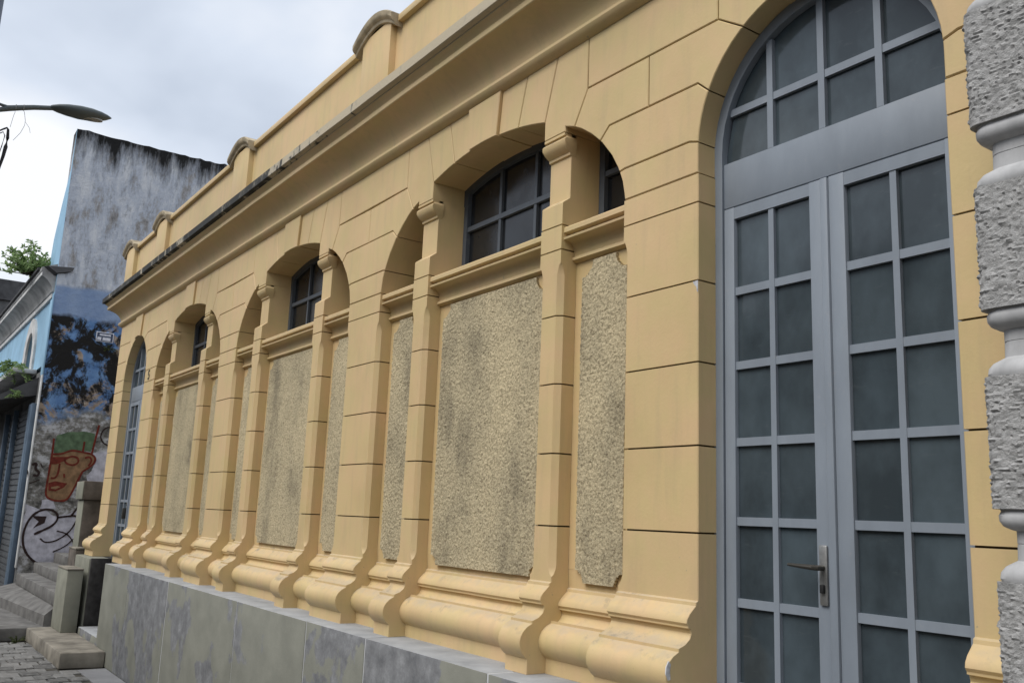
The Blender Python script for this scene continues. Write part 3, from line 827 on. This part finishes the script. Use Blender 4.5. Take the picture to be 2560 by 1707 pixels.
for cx in centers[:-1]:
    pl = link('pilaster', *bevbox(cx-0.25, cx+0.25, -0.060, 0.20, 3.126, 3.86, 0.005), M_OCH, par)
    # curved cap: segmental top and moulded edge
    n = 14; secs = []
    def capz(u): return 3.80+0.135*(1-(u/0.36)**2)
    prof = [(-0.062, -0.055), (-0.078, -0.048), (-0.084, -0.025), (-0.104, -0.010), (-0.114, 0.008), (-0.114, 0.042), (-0.10, 0.052), (0.24, 0.055), (0.24, -0.055)]
    for i in range(n+1):
        u = -0.345+0.69*i/n
        secs.append([(cx+u, y, capz(u)+dz) for y, dz in prof])
    link('cap', *loft(secs), M_CAP, pl)
    # infill under the curve
    us = [-0.249+0.498*i/8 for i in range(9)]
    link('tympanum', *plate([(cx-0.249, 3.861), (cx+0.249, 3.861)]+[(cx+u, capz(u)-0.05) for u in us[::-1]], -0.0602, 0.19, 0, 0.001), M_OCH, pl)
# shell behind: side, back, roof, floor
link('side_wall', *box(-14.905, -14.66, 0.301, 7.0, PAV, 3.10), M_OCH, bld)
link('rear_wall', *box(-14.66, 1.2, 6.8, 7.0, PAV, 3.10), M_DIM, bld)
link('end_wall', *box(1.0, 1.2, 0.301, 6.8, PAV, 3.10), M_DIM, bld)
link('roof', *box(-14.65, 1.2, 0.221, 7.0, 3.137, 3.3), M_DIM, bld)
link('floor', *box(-14.65, 1.0, 0.5, 6.8, -0.98, -0.9), M_DIM, bld)
fnd = link('foundation', *box(-14.9, 1.2, 0.02, 0.40, PAV, -0.766), M_DARKST, bld)
# plinth of stone slabs
JX = [-12.70, -11.41, -10.74, -9.785, -7.705, -6.257, -5.338, -3.974, -2.62, -1.2, 0.4]
pc = link('plinth', *merge([box(-12.695, 0.39, -0.2985, 0.015, PAV, -0.7665)]), M_MORTAR, bld)
for a, b in zip(JX[:-1], JX[1:]):
    subs = [(a, b)]
    if True:
        yy = -0.30-random.uniform(0, 0.006)
        link('stone_slab', *bevbox(a+0.007, b-0.007, yy, 0.0, PAV, -0.764+random.uniform(-.002, .002), 0.007), M_PLI, pc)

# house number on the pier beside the far door
def text_mesh(name, s, size, m, origin, xa, za, parent=None, depth=0.006, fit=None):
    cu = bpy.data.curves.new(name, 'FONT'); cu.body = s; cu.size = size; cu.extrude = depth/2; cu.resolution_u = 3
    tmp = bpy.data.objects.new(name, cu)
    COL.objects.link(tmp)
    me = bpy.data.meshes.new_from_object(tmp.evaluated_get(bpy.context.evaluated_depsgraph_get()))
    bpy.data.objects.remove(tmp); bpy.data.curves.remove(cu)
    xs = [v.co.x for v in me.vertices]; x0, x1 = min(xs), max(xs)
    k_ = (fit/(x1-x0)) if fit else 1.0
    nrm = Vector(xa).cross(Vector(za))
    V = [tuple(Vector(origin)+Vector(xa)*((v.co.x-x0)*k_)+Vector(za)*v.co.y+nrm*(v.co.z)) for v in me.vertices]
    F = [tuple(p.vertices) for p in me.polygons]
    bpy.data.meshes.remove(me)
    return link(name, V, F, m, parent)
num = text_mesh('house_number', '5', 0.19, M_BLACK, (-12.90, -0.004, 1.645), (1, 0, 0), (0, 0, 1))
tag(num, 'small black numeral five fixed to the pier beside the far glazed door', 'house number')

# ================================================================== GREY PILLAR AT THE RIGHT
pil = thing('banded_pillar', 'grey rendered pillar with alternating rough and smooth bands beside the door', 'pillar', (-0.95, -0.0, PAV))
def rsq(hw, r, z, cx=-0.95, cy=0.155, n=5):
    out = []
    for qx, qy, a0 in ((1, 1, 0), (-1, 1, 90), (-1, -1, 180), (1, -1, 270)):
        for i in range(n+1):
            a = R(a0+90*i/n)
            out.append((cx+qx*(hw-r)+r*math.cos(a), cy+qy*(hw-r)+r*math.sin(a), z))
    return out
def pil_loft(name, prof, m, smooth=False):
    return link(name, *loft([rsq(hw, r, z) for hw, r, z in prof]), m, pil)
zlow = -1.93
per = 0.591
for k_ in range(-4, 7):
    b0 = 0.082+per*k_                      # bottom of a rough band
    if b0+0.39 < PAV+0.2: continue
    if b0 < PAV: b0_ = PAV
    else: b0_ = b0
    # rough band with a knobbly skin
    n_side = 22; nz = max(4, int(0.385/0.0062)) if -0.8 < b0 < 1.9 else 12; V = []; F = []
    hw, r_ = 0.462, 0.036
    ring = []
    sq = rsq(hw, r_, 0, n=4)
    # resample perimeter
    pts = [Vector((p[0], p[1])) for p in sq]+[Vector((sq[0][0], sq[0][1]))]
    segs = []
    for a, b in zip(pts[:-1], pts[1:]):
        fine_ = min(a.x, b.x) < -1.02 and min(a.y, b.y) < 0.0
        m_ = max(1, int((b-a).length/(0.0062 if fine_ else 0.03)))
        for i in range(m_): segs.append(a+(b-a)*i/m_)
    cen = Vector((-0.95, 0.155))
    z1 = b0+0.386
    for j in range(nz+1):
        z = b0_+(z1-b0_)*j/nz
        edge = min(1.0, min(j, nz-j)/3.0)
        for q in segs:
            h = abs(noise.noise(Vector((q.x*55, q.y*55, z*80))))*1.5-0.45+noise.noise(Vector((q.x*85, q.y*85, z*120)))*0.9+0.25*noise.noise(Vector((q.x*9, q.y*9, z*9)))
            d = (q-cen).normalized()
            qq = q+d*(0.0075*h*edge)
            V.append((qq.x, qq.y, z))
    ns = len(segs)
    for j in range(nz):
        for i in range(ns):
            i2 = (i+1) % ns
            F.append((j*ns+i, j*ns+i2, (j+1)*ns+i2, (j+1)*ns+i))
    F.append(tuple(range(ns))); F.append(tuple(range(nz*ns, nz*ns+ns)))
    link('rough_band', V, F, M_PILR, pil)
    # smooth rounded shoulder above the rough band, neck, and roll under the next one
    s0 = z1+0.0005
    pil_loft('smooth_band', [(0.456, 0.05, s0), (0.459, 0.05, s0+0.008), (0.457, 0.05, s0+0.025), (0.447, 0.05, s0+0.042), (0.430, 0.045, s0+0.054), (0.422, 0.045, s0+0.06),
                             (0.421, 0.045, s0+0.105), (0.419, 0.045, s0+0.107), (0.421, 0.045, s0+0.109), (0.421, 0.045, s0+0.143), (0.432, 0.045, s0+0.147), (0.447, 0.05, s0+0.156), (0.454, 0.05, s0+0.170), (0.455, 0.05, s0+0.186), (0.450, 0.05, s0+0.198), (0.452, 0.05, b0+per-0.0005)], M_PILS)

# ================================================================== STEPS, POSTS AT THE FAR CORNER
st = thing('stone_steps', 'worn grey stone steps rising beside the stained blue wall', 'steps', (-16.5, -0.8, PAV))
link('step', *worn(-19.0, -14.65, -3.2, -0.30, PAV, -1.752), M_STEP, st)
V, F = loft([[(-18.9, -0.95, PAV), (-14.72, -0.60, PAV), (-14.72, 0.2, PAV), (-18.9, 0.2, PAV)], [(-18.9, -0.95, -1.60), (-14.72, -0.60, -1.60), (-14.72, 0.2, -1.60), (-18.9, 0.2, -1.60)],
             [(-18.9, -0.46, -1.475), (-14.72, -0.46, -1.475), (-14.72, 0.2, -1.475), (-18.9, 0.2, -1.475)]])
link('step', V, F, M_STEP, st)
link('step', *worn(-18.6, -14.72, -0.50, 0.6, -1.478, -1.29), M_STEP, st)
link('step', *worn(-18.9, -14.95, -0.20, 1.2, -1.292, -1.12), M_STEP, st)
link('step', *worn(-18.95, -14.95, 0.12, 2.2, -1.122, -0.95), M_STEP, st)
link('step', *worn(-18.95, -14.95, 0.45, 6, -0.952, -0.78), M_STEP, st)
ls = tag(link('low_slab', *worn(-14.645, -12.10, -0.81, -0.31, PAV, -1.747), M_STEPL), 'low pale stone slab lying in front of the plinth end', 'slab')
po = thing('square_post', 'squat olive grey square post standing on the low slab', 'post', (-14.2, -0.45, -1.745))
link('shaft', *bevbox(-14.64, -13.90, -0.515, -0.312, -1.746, -0.93, 0.01), M_POST, po)
link('top', *bevbox(-14.65, -13.895, -0.52, -0.31, -0.93, -0.91, 0.004), M_STEPL, po)
ck = thing('stair_cheek', 'stone cheek wall with a shade-dark side under the far ochre pier', 'wall', (-14.25, -0.1, PAV))
link('body', *worn(-14.90, -13.93, -0.255, 0.018, PAV, -0.768, 0.004), M_POST, ck)
link('shade_side_slab', *bevbox(-13.929, -13.88, -0.235, 0.018, -1.66, -0.768, 0.006), M_DARKST, ck)  # dark slab: shade on the cheek's side put into the colour
link('ledge', *bevbox(-13.879, -12.71, -0.300, 0.018, PAV, -1.667, 0.006), M_PLI, ck)
sp = thing('short_stone_block', 'short brown stone block between the steps and the ochre pier', 'block', (-15.4, -0.17, -1.12))
link('block', *bevbox(-15.75, -15.205, -0.205, -0.06, -1.118, -0.715, 0.01), M_BROWNST, sp)
link('cap', *bevbox(-15.76, -15.2, -0.212, -0.055, -0.715, -0.69, 0.006), M_STEPL, sp)
pe = thing('gate_pedestal', 'tall brown stone gate pedestal with a heavy square cap', 'pedestal', (-15.8, 0.1, -1.12))
link('shaft', *worn(-16.05, -15.60, -0.10, 0.40, -1.118, 0.02), M_BROWNST, pe)
link('front_render', *bevbox(-16.04, -15.61, -0.112, -0.1005, -1.11, 0.012, 0.003), M_POST, pe)
link('cap', *worn(-16.10, -15.56, -0.135, 0.44, 0.022, 0.31), M_BROWNST, pe)
link('cap_front', *bevbox(-16.09, -15.57, -0.147, -0.1355, 0.03, 0.30, 0.003), M_POST, pe)

# ================================================================== BLUE BUILDING
bb = thing('blue_building', 'pale blue building with a tall mould stained side wall and painted face graffiti', 'building', (-22, 3, PAV))
XB, YB, TOP = -19.0, -0.45, 7.22
# side wall with an uneven crest
V = []; F = []; n = 90
ys = [YB+0.0+(9.0-YB)*i/n for i in range(n+1)]
for i, y in enumerate(ys):
    zt = TOP+0.03*noise.noise(Vector((y*2.2, 0, 1)))+0.05*max(0, noise.noise(Vector((y*7, 2, 1))))
    V += [(XB, y, PAV), (XB, y, zt), (XB-0.35, y, zt-0.02), (XB-0.35, y, PAV)]
for i in range(n):
    a, b = 4*i, 4*i+4
    F += [(a, b, b+1, a+1), (a+1, b+1, b+2, a+2), (a+2, b+2, b+3, a+3), (a+3, b+3, b, a)]
F += [(0, 1, 2, 3), (4*n, 4*n+3, 4*n+2, 4*n+1)]
side = link('side_wall', V, F, M_STAIN, bb)
# street front, a hand's breadth thinner at the top: opening for the arched window is a recess
fr = link('front_wall', *merge([box(XB-16, XB-2.75, YB-0.004, 0.2, 2.5, 4.3), box(XB-1.75, XB-0.001, YB-0.004, 0.2, 2.5, 4.3),
                           plate([(XB-2.75, 4.3)]+[(XB-2.25+0.5*math.cos(math.pi-math.pi*i/12), 2.95+0.5*math.sin(math.pi*i/12)) for i in range(13)]+[(XB-1.75, 4.3)], YB-0.004, 0.2, 0, .001)]), M_BLUE, bb)
# stepped attic at the corner
link('attic', *plate([(XB-0.001, 4.3), (XB-0.001, TOP), (XB-0.03, TOP-0.02), (XB-0.10, 6.4), (XB-0.62, 5.84), (XB-1.1, 5.19), (XB-1.3, 4.3)], YB-0.004, YB+0.3, 0, 0.002), M_BLUE, bb)
pw = [(-0.004, 3.90), (-0.04, 3.92), (-0.05, 3.98), (-0.08, 4.03), (-0.15, 4.12), (-0.22, 4.17), (-0.25, 4.18), (-0.25, 4.26), (-0.27, 4.28), (-0.27, 4.35), (0.0, 4.46)]
cw = link('cornice', *extr_x([(YB+y, z) for y, z in pw], XB-16, XB-0.05), M_CORNG, bb)
link('frieze_band', *box(XB-16, XB-0.02, YB-0.05, YB-0.0045, 3.78, 3.858), M_WHITE, cw)
link('cornice_fillet', *box(XB-16, XB-0.04, YB-0.262, YB-0.2505, 4.19, 4.255), M_WHITE, cw)
link('gutter_end', *loft([[(XB-0.045, YB-0.24, 4.36), (XB-0.045, YB-0.05, 4.22), (XB-0.045, YB+0.02, 4.22), (XB-0.045, YB+0.05, 4.42)], [(XB+0.03, YB-0.18, 4.37), (XB+0.05, YB-0.02, 4.26), (XB+0.05, YB+0.25, 4.34), (XB+0.03, YB+0.28, 4.42)]]), M_ROOF, cw)
link('gutter', *box(XB-16, XB-0.3, YB-0.31, YB-0.272, 4.34, 4.39), M_ROOF, cw)
# window trim
n = 14; V = []; F = []
for rr in (0.46, 0.76):
    for yq in (YB-0.045, YB+0.0):
        V += [(XB-2.25-rr, yq, 2.5)]+[(XB-2.25+rr*math.cos(math.pi-math.pi*i/n), yq, 2.95+rr*math.sin(math.pi*i/n)) for i in range(n+1)]+[(XB-2.25+rr, yq, 2.5)]
q = n+3
for i in range(q-1):
    F += [(i, i+1, 2*q+i+1, 2*q+i), (i, q+i, q+i+1, i+1), (2*q+i, 2*q+i+1, 3*q+i+1, 3*q+i)]
wt = link('window_trim', V, F, M_WHITE, bb)
link('shutter', *plate([(XB-2.75, 2.5)]+[(XB-2.25+0.5*math.cos(math.pi-math.pi*i/12), 2.95+0.5*math.sin(math.pi*i/12)) for i in range(13)]+[(XB-1.75, 2.5)], YB+0.12, YB+0.16, 0, 0.002), M_MOULDGREY, bb)
link('quoin', *bevbox(XB-0.22, XB+0.015, YB-0.03, YB-0.005, 2.3, 3.86, 0.006), M_BLUE, bb)
link('corner_strip', *bevbox(XB-0.12, XB+0.012, YB-0.03, YB-0.005, PAV+0.7, 2.299, 0.006), M_WHITE, bb)
link('corner_post', *bevbox(XB-0.62, XB-0.20, YB-0.10, YB-0.0045, PAV+0.1, 1.77, 0.01), M_PIPE, bb)
bs = link('balcony', *bevbox(XB-16, XB-0.9, YB-0.42, YB-0.005, 2.40, 2.49, 0.01), M_WHITE, bb)
link('ground_floor_wall', *box(XB-16, XB-0.001, YB-0.003, 0.2, PAV, 2.40), M_MOULDGREY, bb)
aw = link('awning', *loft([[(XB-16, YB-0.006, 1.95), (XB-0.5, YB-0.006, 1.95), (XB-0.5, YB-0.006, 2.3), (XB-16, YB-0.006, 2.3)], [(XB-16, YB-0.75, 1.78), (XB-0.6, YB-0.75, 1.78), (XB-0.6, YB-0.75, 1.83), (XB-16, YB-0.75, 1.83)]]), M_ROOF, bb)
rs_ = link('rolling_shutter', *box(XB-4.2, XB-0.9, YB-0.03, YB-0.0045, PAV+0.2, 1.75), M_SHUT, bb)
for k_ in range(30): link('shutter_slat', *box(XB-4.2, XB-0.9, YB-0.048, YB-0.0305, PAV+0.24+k_*0.115, PAV+0.24+k_*0.115+0.075), M_SHUT, rs_)
for px, w_ in ((XB-2.3, 0.10), (XB-3.6, 0.10)):
    link('post', *bevbox(px-w_/2, px+w_/2, YB-0.14, YB-0.05, PAV+0.15, 1.78, 0.01), M_PIPE, bb)
link('downpipe', *tube([(XB-0.30, YB-0.075, PAV+0.1), (XB-0.30, YB-0.075, 1.75)], 0.04, 10), M_PIPE, bb)
link('rear_block', *box(XB-16, XB-0.36, 0.21, 9, PAV, 5.6), M_MOULDGREY, bb)

# graffiti painted on the side wall: y,z outlines traced at the wall's own scale
def ribbon(name, pts, wd, m, off):
    pts = [Vector(p) for p in pts]
    # smooth the polyline
    for _ in range(2):
        q = [pts[0]]
        for a, b in zip(pts[:-1], pts[1:]): q += [a*0.75+b*0.25, a*0.25+b*0.75]
        pts = q+[pts[-1]]
    V = []; F = []
    for i, p in enumerate(pts):
        d = (pts[min(i+1, len(pts)-1)]-pts[max(0, i-1)]).normalized(); nn = Vector((-d.y, d.x))
        ww = wd*(0.75+0.5*abs(noise.noise(Vector((p.x*9, p.y*9, 4)))))/2
        V += [(XB+off, *(p+nn*ww)), (XB+off, *(p-nn*ww)), (XB+0.001, *(p+nn*ww)), (XB+0.001, *(p-nn*ww))]
    for i in range(len(pts)-1):
        a, b = 4*i, 4*i+4
        F += [(a, a+1, b+1, b), (a, b, b+2, a+2), (a+1, a+3, b+3, b+1)]
    return link(name, V, F, m, side)
def patch(name, pts, m, off, rag=0.0):
    if rag:
        out = []
        for a, b in zip(pts, pts[1:]+pts[:1]):
            a, b = Vector(a), Vector(b); k_ = max(1, int((b-a).length/0.05))
            for i in range(k_):
                p = a+(b-a)*i/k_; out.append((p.x+rag*noise.noise(Vector((p.x*6, p.y*6, 1))), p.y+rag*noise.noise(Vector((p.x*6, p.y*6, 8)))))
        pts = out
    n = len(pts)
    V = [(XB+off, y, z) for y, z in pts]+[(XB+0.001, y, z) for y, z in pts]
    F = [tuple(range(n))]+[(i, (i+1) % n, n+(i+1) % n, n+i) for i in range(n)]
    return link(name, V, F, m, side)
def ZC(x, y):
    """portrait sheet coordinates -> wall metres (y, z)"""
    return (-0.125+(x-400)*0.00190/1.0*0.0+(x-400)*0.00135, 0.86-(y-430)*0.00150+(x-400)*0.00011)
f = ZC
patch('painted_hat', [f(415, 430), f(410, 280), f(430, 215), f(560, 170), f(760, 160), f(905, 185), f(900, 420), f(780, 410), f(620, 400), f(520, 430)], M_GREENP, 0.004, 0.03)
patch('painted_face', [f(400, 440), f(520, 440), f(640, 405), f(760, 425), f(870, 440), f(955, 480), f(965, 550), f(900, 620), f(820, 670), f(760, 820), f(700, 960), f(640, 1020), f(520, 1015), f(420, 975), f(385, 900), f(390, 600)], M_TAN, 0.005)
W_ = 0.042
for pts in ([(395, 250), (400, 450), (388, 700), (380, 900), (395, 970), (480, 1015), (600, 1030), (660, 1010), (700, 950), (760, 800), (815, 660)],
            [(955, 80), (930, 250), (905, 440)], [(410, 445), (520, 445), (620, 402), (700, 405), (800, 430), (880, 440), (950, 480), (965, 540), (920, 600), (820, 665)],
            [(790, 290), (785, 420)], [(820, 500), (880, 480), (920, 530), (880, 600)], [(560, 520), (640, 470), (730, 490), (750, 550), (690, 590), (600, 570), (560, 520)],
            [(420, 520), (470, 490), (540, 520), (480, 560), (420, 540)], [(510, 560), (505, 700), (470, 745), (420, 740)], [(580, 690), (590, 740)]):
    ribbon('painted_outline', [f(*p) for p in pts], W_, M_RED, 0.008)
patch('painted_mouth', [f(400, 800), f(480, 780), f(640, 810), f(600, 860), f(500, 905), f(410, 890)], M_RED, 0.0075)
patch('painted_lip', [f(440, 850), f(520, 840), f(560, 850), f(500, 880), f(440, 870)], M_TAN, 0.0085)
patch('painted_brow', [f(400, 480), f(520, 480), f(600, 480), f(560, 530), f(470, 570), f(400, 570)], M_RED, 0.0072)
patch('white_wash', [(-0.46, -0.08), (-0.30, -0.12), (-0.15, -0.20), (0.08, -0.30), (0.30, -0.24), (0.55, -0.10), (0.80, -0.30), (0.85, -0.70), (0.55, -0.95), (0.2, -1.14), (0.0, -1.18), (-0.25, -1.08), (-0.42, -0.80), (-0.48, -0.45)], M_WHITEP, 0.004, 0.07)
patch('white_wash', [(-0.2, 0.0), (0.0, -0.02), (0.06, -0.14), (-0.1, -0.2), (-0.22, -0.15)], M_WHITEP, 0.0035, 0.05)
patch('white_wash', [(0.62, 0.9), (0.95, 1.0), (1.1, 0.2), (0.7, 0.1), (0.55, 0.45)], M_WHITEP, 0.0035, 0.12)
for pts, wd in (([(0.02, -1.20), (-0.20, -1.12), (-0.38, -0.92), (-0.44, -0.66), (-0.38, -0.38), (-0.25, -0.22), (-0.08, -0.16), (0.08, -0.22), (0.12, -0.34), (0.05, -0.46), (-0.10, -0.55), (-0.25, -0.63)], 0.045),
                ([(0.10, -0.32), (0.25, -0.29), (0.45, -0.27), (0.62, -0.40), (0.66, -0.52)], 0.04), ([(0.34, -0.27), (0.44, -0.10), (0.56, 0.06)], 0.04),
                ([(-0.14, -0.70), (-0.05, -0.78), (0.14, -0.74), (0.34, -0.58), (0.44, -0.36)], 0.03), ([(0.12, -0.56), (0.30, -0.60), (0.42, -0.74), (0.44, -0.82)], 0.025),
                ([(0.1, -0.94), (0.3, -0.84), (0.42, -0.70)], 0.025), ([(0.92, 1.46), (0.72, 1.40), (0.66, 1.22), (0.76, 1.08), (0.95, 1.06)], 0.03),
                ([(-0.44, 0.62), (-0.36, 0.66), (-0.38, 0.54), (-0.30, 0.50), (-0.32, 0.42), (-0.4, 0.44)], 0.05), ([(-0.5, 0.52), (-0.47, 0.38)], 0.02), ([(-0.44, 0.28), (-0.28, 0.36)], 0.02), ([(-0.3, 0.66), (-0.26, 0.58)], 0.02)):
    ribbon('painted_line', pts, wd, M_DARKP, 0.009)
patch('painted_tick', [(-0.33, -0.30), (-0.08, -0.30), (-0.10, -0.42), (-0.28, -0.52), (-0.2, -0.40)], M_DARKP, 0.0085)

# street name plate
sg = thing('street_sign', 'small navy and white street name plate on the stained wall', 'sign', (XB+0.01, 0.53, 3.06))
link('plate', *bevbox(XB+0.003, XB+0.012, 0.37, 0.685, 3.06, 3.25, 0.003), M_SIGNW, sg)
link('field', *box(XB+0.0125, XB+0.0135, 0.382, 0.673, 3.072, 3.238), M_SIGNB, sg)
rr = random.Random(3)
y = 0.43
while y < 0.63:
    wd = rr.uniform(0.014, 0.022); link('lettering', *box(XB+0.0137, XB+0.0145, y, y+wd, 3.178, 3.214), M_SIGNW, sg); y += wd+0.006
y = 0.395
for cnt_, wd in ((3, 0.024), (6, 0.024)):
    for i in range(cnt_):
        link('lettering', *box(XB+0.0137, XB+0.0145, y, y+wd*0.86, 3.088, 3.150), M_SIGNW, sg); y += wd
    y += 0.024

# far building over the blue one's roof
fb = thing('far_building', 'dark grey roofed building far behind the blue one', 'building', (-48, 4, PAV))
link('wall', *box(-56, -45, -1.2, 8, PAV, 8.5), M_MOULDGREY, fb)
link('roof_band', *box(-56.2, -44.8, -1.4, 8.2, 8.5, 9.4), M_ROOF, fb)

# ================================================================== STREET LAMP AND CABLES
sl = thing('street_lamp', 'grey street lamp with a flat pointed head on a pole arm', 'street lamp', (-11.1, -2.62, PAV))
def taper_pole():
    return tube([(-11.15, -2.60, PAV), (-11.05, -2.58, 4.0), (-10.95, -2.56, 9.0)], [0.17, 0.15, 0.13], 16)
link('pole', *taper_pole(), M_POLE, sl)
link('arm', *merge([tube([(-11.1, -2.47, 4.15), (-11.1, -2.38, 4.185), (-11.1, -2.30, 4.215), (-11.1, -2.22, 4.256), (-11.1, -2.10, 4.298), (-11.1, -1.98, 4.338), (-11.1, -1.79, 4.388)], [0.024, 0.024, 0.026, 0.033, 0.030, 0.028, 0.026], 10),
                    tube([(-11.1, -2.47, 4.30), (-11.1, -2.38, 4.285), (-11.1, -2.30, 4.274), (-11.1, -2.24, 4.268), (-11.1, -2.16, 4.285)], [0.020, 0.018, 0.016, 0.018, 0.015], 10)]), M_LAMPG, sl)
# head: flattened pointed shell
secs = []; N_ = 16
prof = [(0.0, 0.035, 4.395, 0.018, 0.022), (0.015, 0.05, 4.397, 0.024, 0.03), (0.08, 0.09, 4.405, 0.036, 0.048), (0.17, 0.118, 4.412, 0.050, 0.064), (0.30, 0.13, 4.420, 0.060, 0.080), (0.42, 0.12, 4.428, 0.055, 0.078), (0.52, 0.095, 4.433, 0.040, 0.062), (0.59, 0.06, 4.436, 0.022, 0.036), (0.63, 0.025, 4.437, 0.010, 0.014), (0.645, 0.006, 4.437, 0.003, 0.004)]
for s_, hw, zc_, tu, td in prof:
    ring = []
    for k_ in range(N_):
        a = 2*math.pi*k_/N_
        ring.append((-11.10+0.04*s_+hw*math.cos(a), -1.815+s_, zc_+(tu if math.sin(a) > 0 else td)*math.sin(a)))
    secs.append(ring)
link('lamp_head', *loft(secs), M_LAMPG, sl, smooth=True)
lv = []
for i in range(18):
    a = 2*math.pi*i/18; yy = -1.365+0.105*math.sin(a); s_ = yy+1.815
    zb_ = 4.424-0.079+(0.0 if s_ < 0.42 else (s_-0.42)**2*1.4)
    lv.append((-11.082+0.062*math.cos(a), yy, zb_-0.004+0.02*math.cos(a)**2))
link('lamp_lens', *loft([lv, [(x, y, z+0.03) for x, y, z in lv]]), M_LENS, sl)
for y, z in ((-2.155, 4.285), (-2.08, 4.305)):
    link('tie', *tube([(-11.1+0.034*math.cos(a), y, z+0.034*math.sin(a)) for a in [i*math.pi/4 for i in range(9)]], 0.004, 5), M_TWINE, sl)
tw = thing('hanging_twine', 'thin loose grey twine dangling from the lamp arm', 'twine', (-11.1, -2.1, 3.9))
link('strand', *tube([(-11.1, -2.085, 4.29), (-11.1, -2.065, 4.252), (-11.1, -2.045, 4.16), (-11.1, -2.046, 4.10), (-11.1, -2.075, 4.005), (-11.1, -2.135, 3.90)], 0.0026, 5), M_TWINE, tw)
link('strand', *tube([(-11.1, -2.045, 4.145), (-11.1, -2.025, 4.122), (-11.1, -1.995, 4.087), (-11.1, -1.98, 4.032)], 0.0022, 5), M_TWINE, tw)
link('strand', *tube([(-11.1, -2.16, 4.27), (-11.1, -2.156, 4.225), (-11.1, -2.165, 4.187), (-11.1, -2.182, 4.042)], 0.0024, 5), M_TWINE, tw)
cb = thing('black_cable_loop', 'thick black cable looping beside the lamp pole', 'cable', (-11.1, -2.3, 3.5))
link('cable', *tube([(-11.1, -2.42, 3.90), (-11.1, -2.34, 3.94), (-11.1, -2.273, 3.977), (-11.1, -2.237, 4.007), (-11.1, -2.21, 4.027), (-11.1, -2.197, 4.01), (-11.1, -2.19, 3.91), (-11.1, -2.195, 3.81), (-11.1, -2.207, 3.692), (-11.1, -2.225, 3.574), (-11.1, -2.25, 3.42), (-11.1, -2.30, 3.2), (-11.1, -2.38, 3.0)], [0.008, 0.008, 0.009, 0.010, 0.011, 0.013, 0.017, 0.020, 0.017, 0.014, 0.012, 0.012, 0.012], 8), M_CABLE, cb)
link('cable', *tube([(-11.1, -2.42, 3.86), (-11.1, -2.30, 3.92), (-11.1, -2.24, 3.97), (-11.1, -2.22, 3.93), (-11.1, -2.235, 3.8), (-11.1, -2.26, 3.65), (-11.1, -2.29, 3.5), (-11.1, -2.36, 3.25)], 0.006, 6), M_CABLE, cb)

# ================================================================== PLANTS
def plant(name, label, c, rad, nst, seed, m, droop=0.3, group=None):
    rr = random.Random(seed)
    t_ = thing(name, label, 'plant', c, group)
    SV = []; LV = []; LF = []; parts = []
    for s_ in range(nst):
        d = Vector((rr.uniform(-1, 1), rr.uniform(-1, 1), rr.uniform(0.15, 1.1))).normalized()
        ln = rad*rr.uniform(0.6, 1.15)
        p0 = Vector(c)+Vector((rr.uniform(-.12, .12)*rad, rr.uniform(-.12, .12)*rad, 0))
        pts = []
        for i in range(6):
            u = i/5; pts.append(p0+d*ln*u+Vector((0, 0, -droop*ln*u*u)))
        parts.append(tube(pts, [0.008*rad*3*(1-0.7*i/5)*0.5 for i in range(6)], 4))
        for i in range(46):
            u = rr.uniform(0.2, 1.0); q = p0+d*ln*u+Vector((0, 0, -droop*ln*u*u))
            ld = Vector((rr.uniform(-1, 1), rr.uniform(-1, 1), rr.uniform(-.5, .8))).normalized()
            sd_ = ld.cross(Vector((rr.uniform(-1, 1), rr.uniform(-1, 1), rr.uniform(-1, 1)))).normalized()
            a = rad*rr.uniform(0.06, 0.15); b = a*0.22; k_ = len(LV)
            LV += [tuple(q), tuple(q+ld*a*0.5+sd_*b), tuple(q+ld*a), tuple(q+ld*a*0.5-sd_*b)]
            LF.append((k_, k_+1, k_+2, k_+3))
    link('stem', *merge(parts), M_STEM, t_)
    fo = link('foliage', LV, LF, m, t_); fo['kind'] = 'stuff'
    return t_
plant('cornice_shrub', 'feathery green shrub rooted in the blue building cornice', (XB-1.35, YB-0.34, 4.44), 0.85, 46, 1, M_LEAF, 0.2)
plant('balcony_fern', 'green fern spilling over the white balcony edge', (XB-1.15, YB-0.36, 2.44), 0.55, 26, 2, M_LEAF, 0.7)
plant('awning_weed', 'small green weed growing at the awning end by the corner', (XB-0.45, YB-0.30, 1.86), 0.32, 14, 3, M_LEAF, 0.4)
plant('wall_weed', 'yellow green weed tuft on the stained wall under the street sign', (XB+0.03, 0.62, 2.92), 0.20, 16, 4, M_LEAFD, 0.7)
plant('step_weed', 'low yellow green weeds at the foot of the bottom step', (-14.45, -0.95, PAV+0.01), 0.16, 16, 5, M_LEAFD, 0.4)

for o in bpy.data.objects:
    if 'wl' in o: del o['wl']
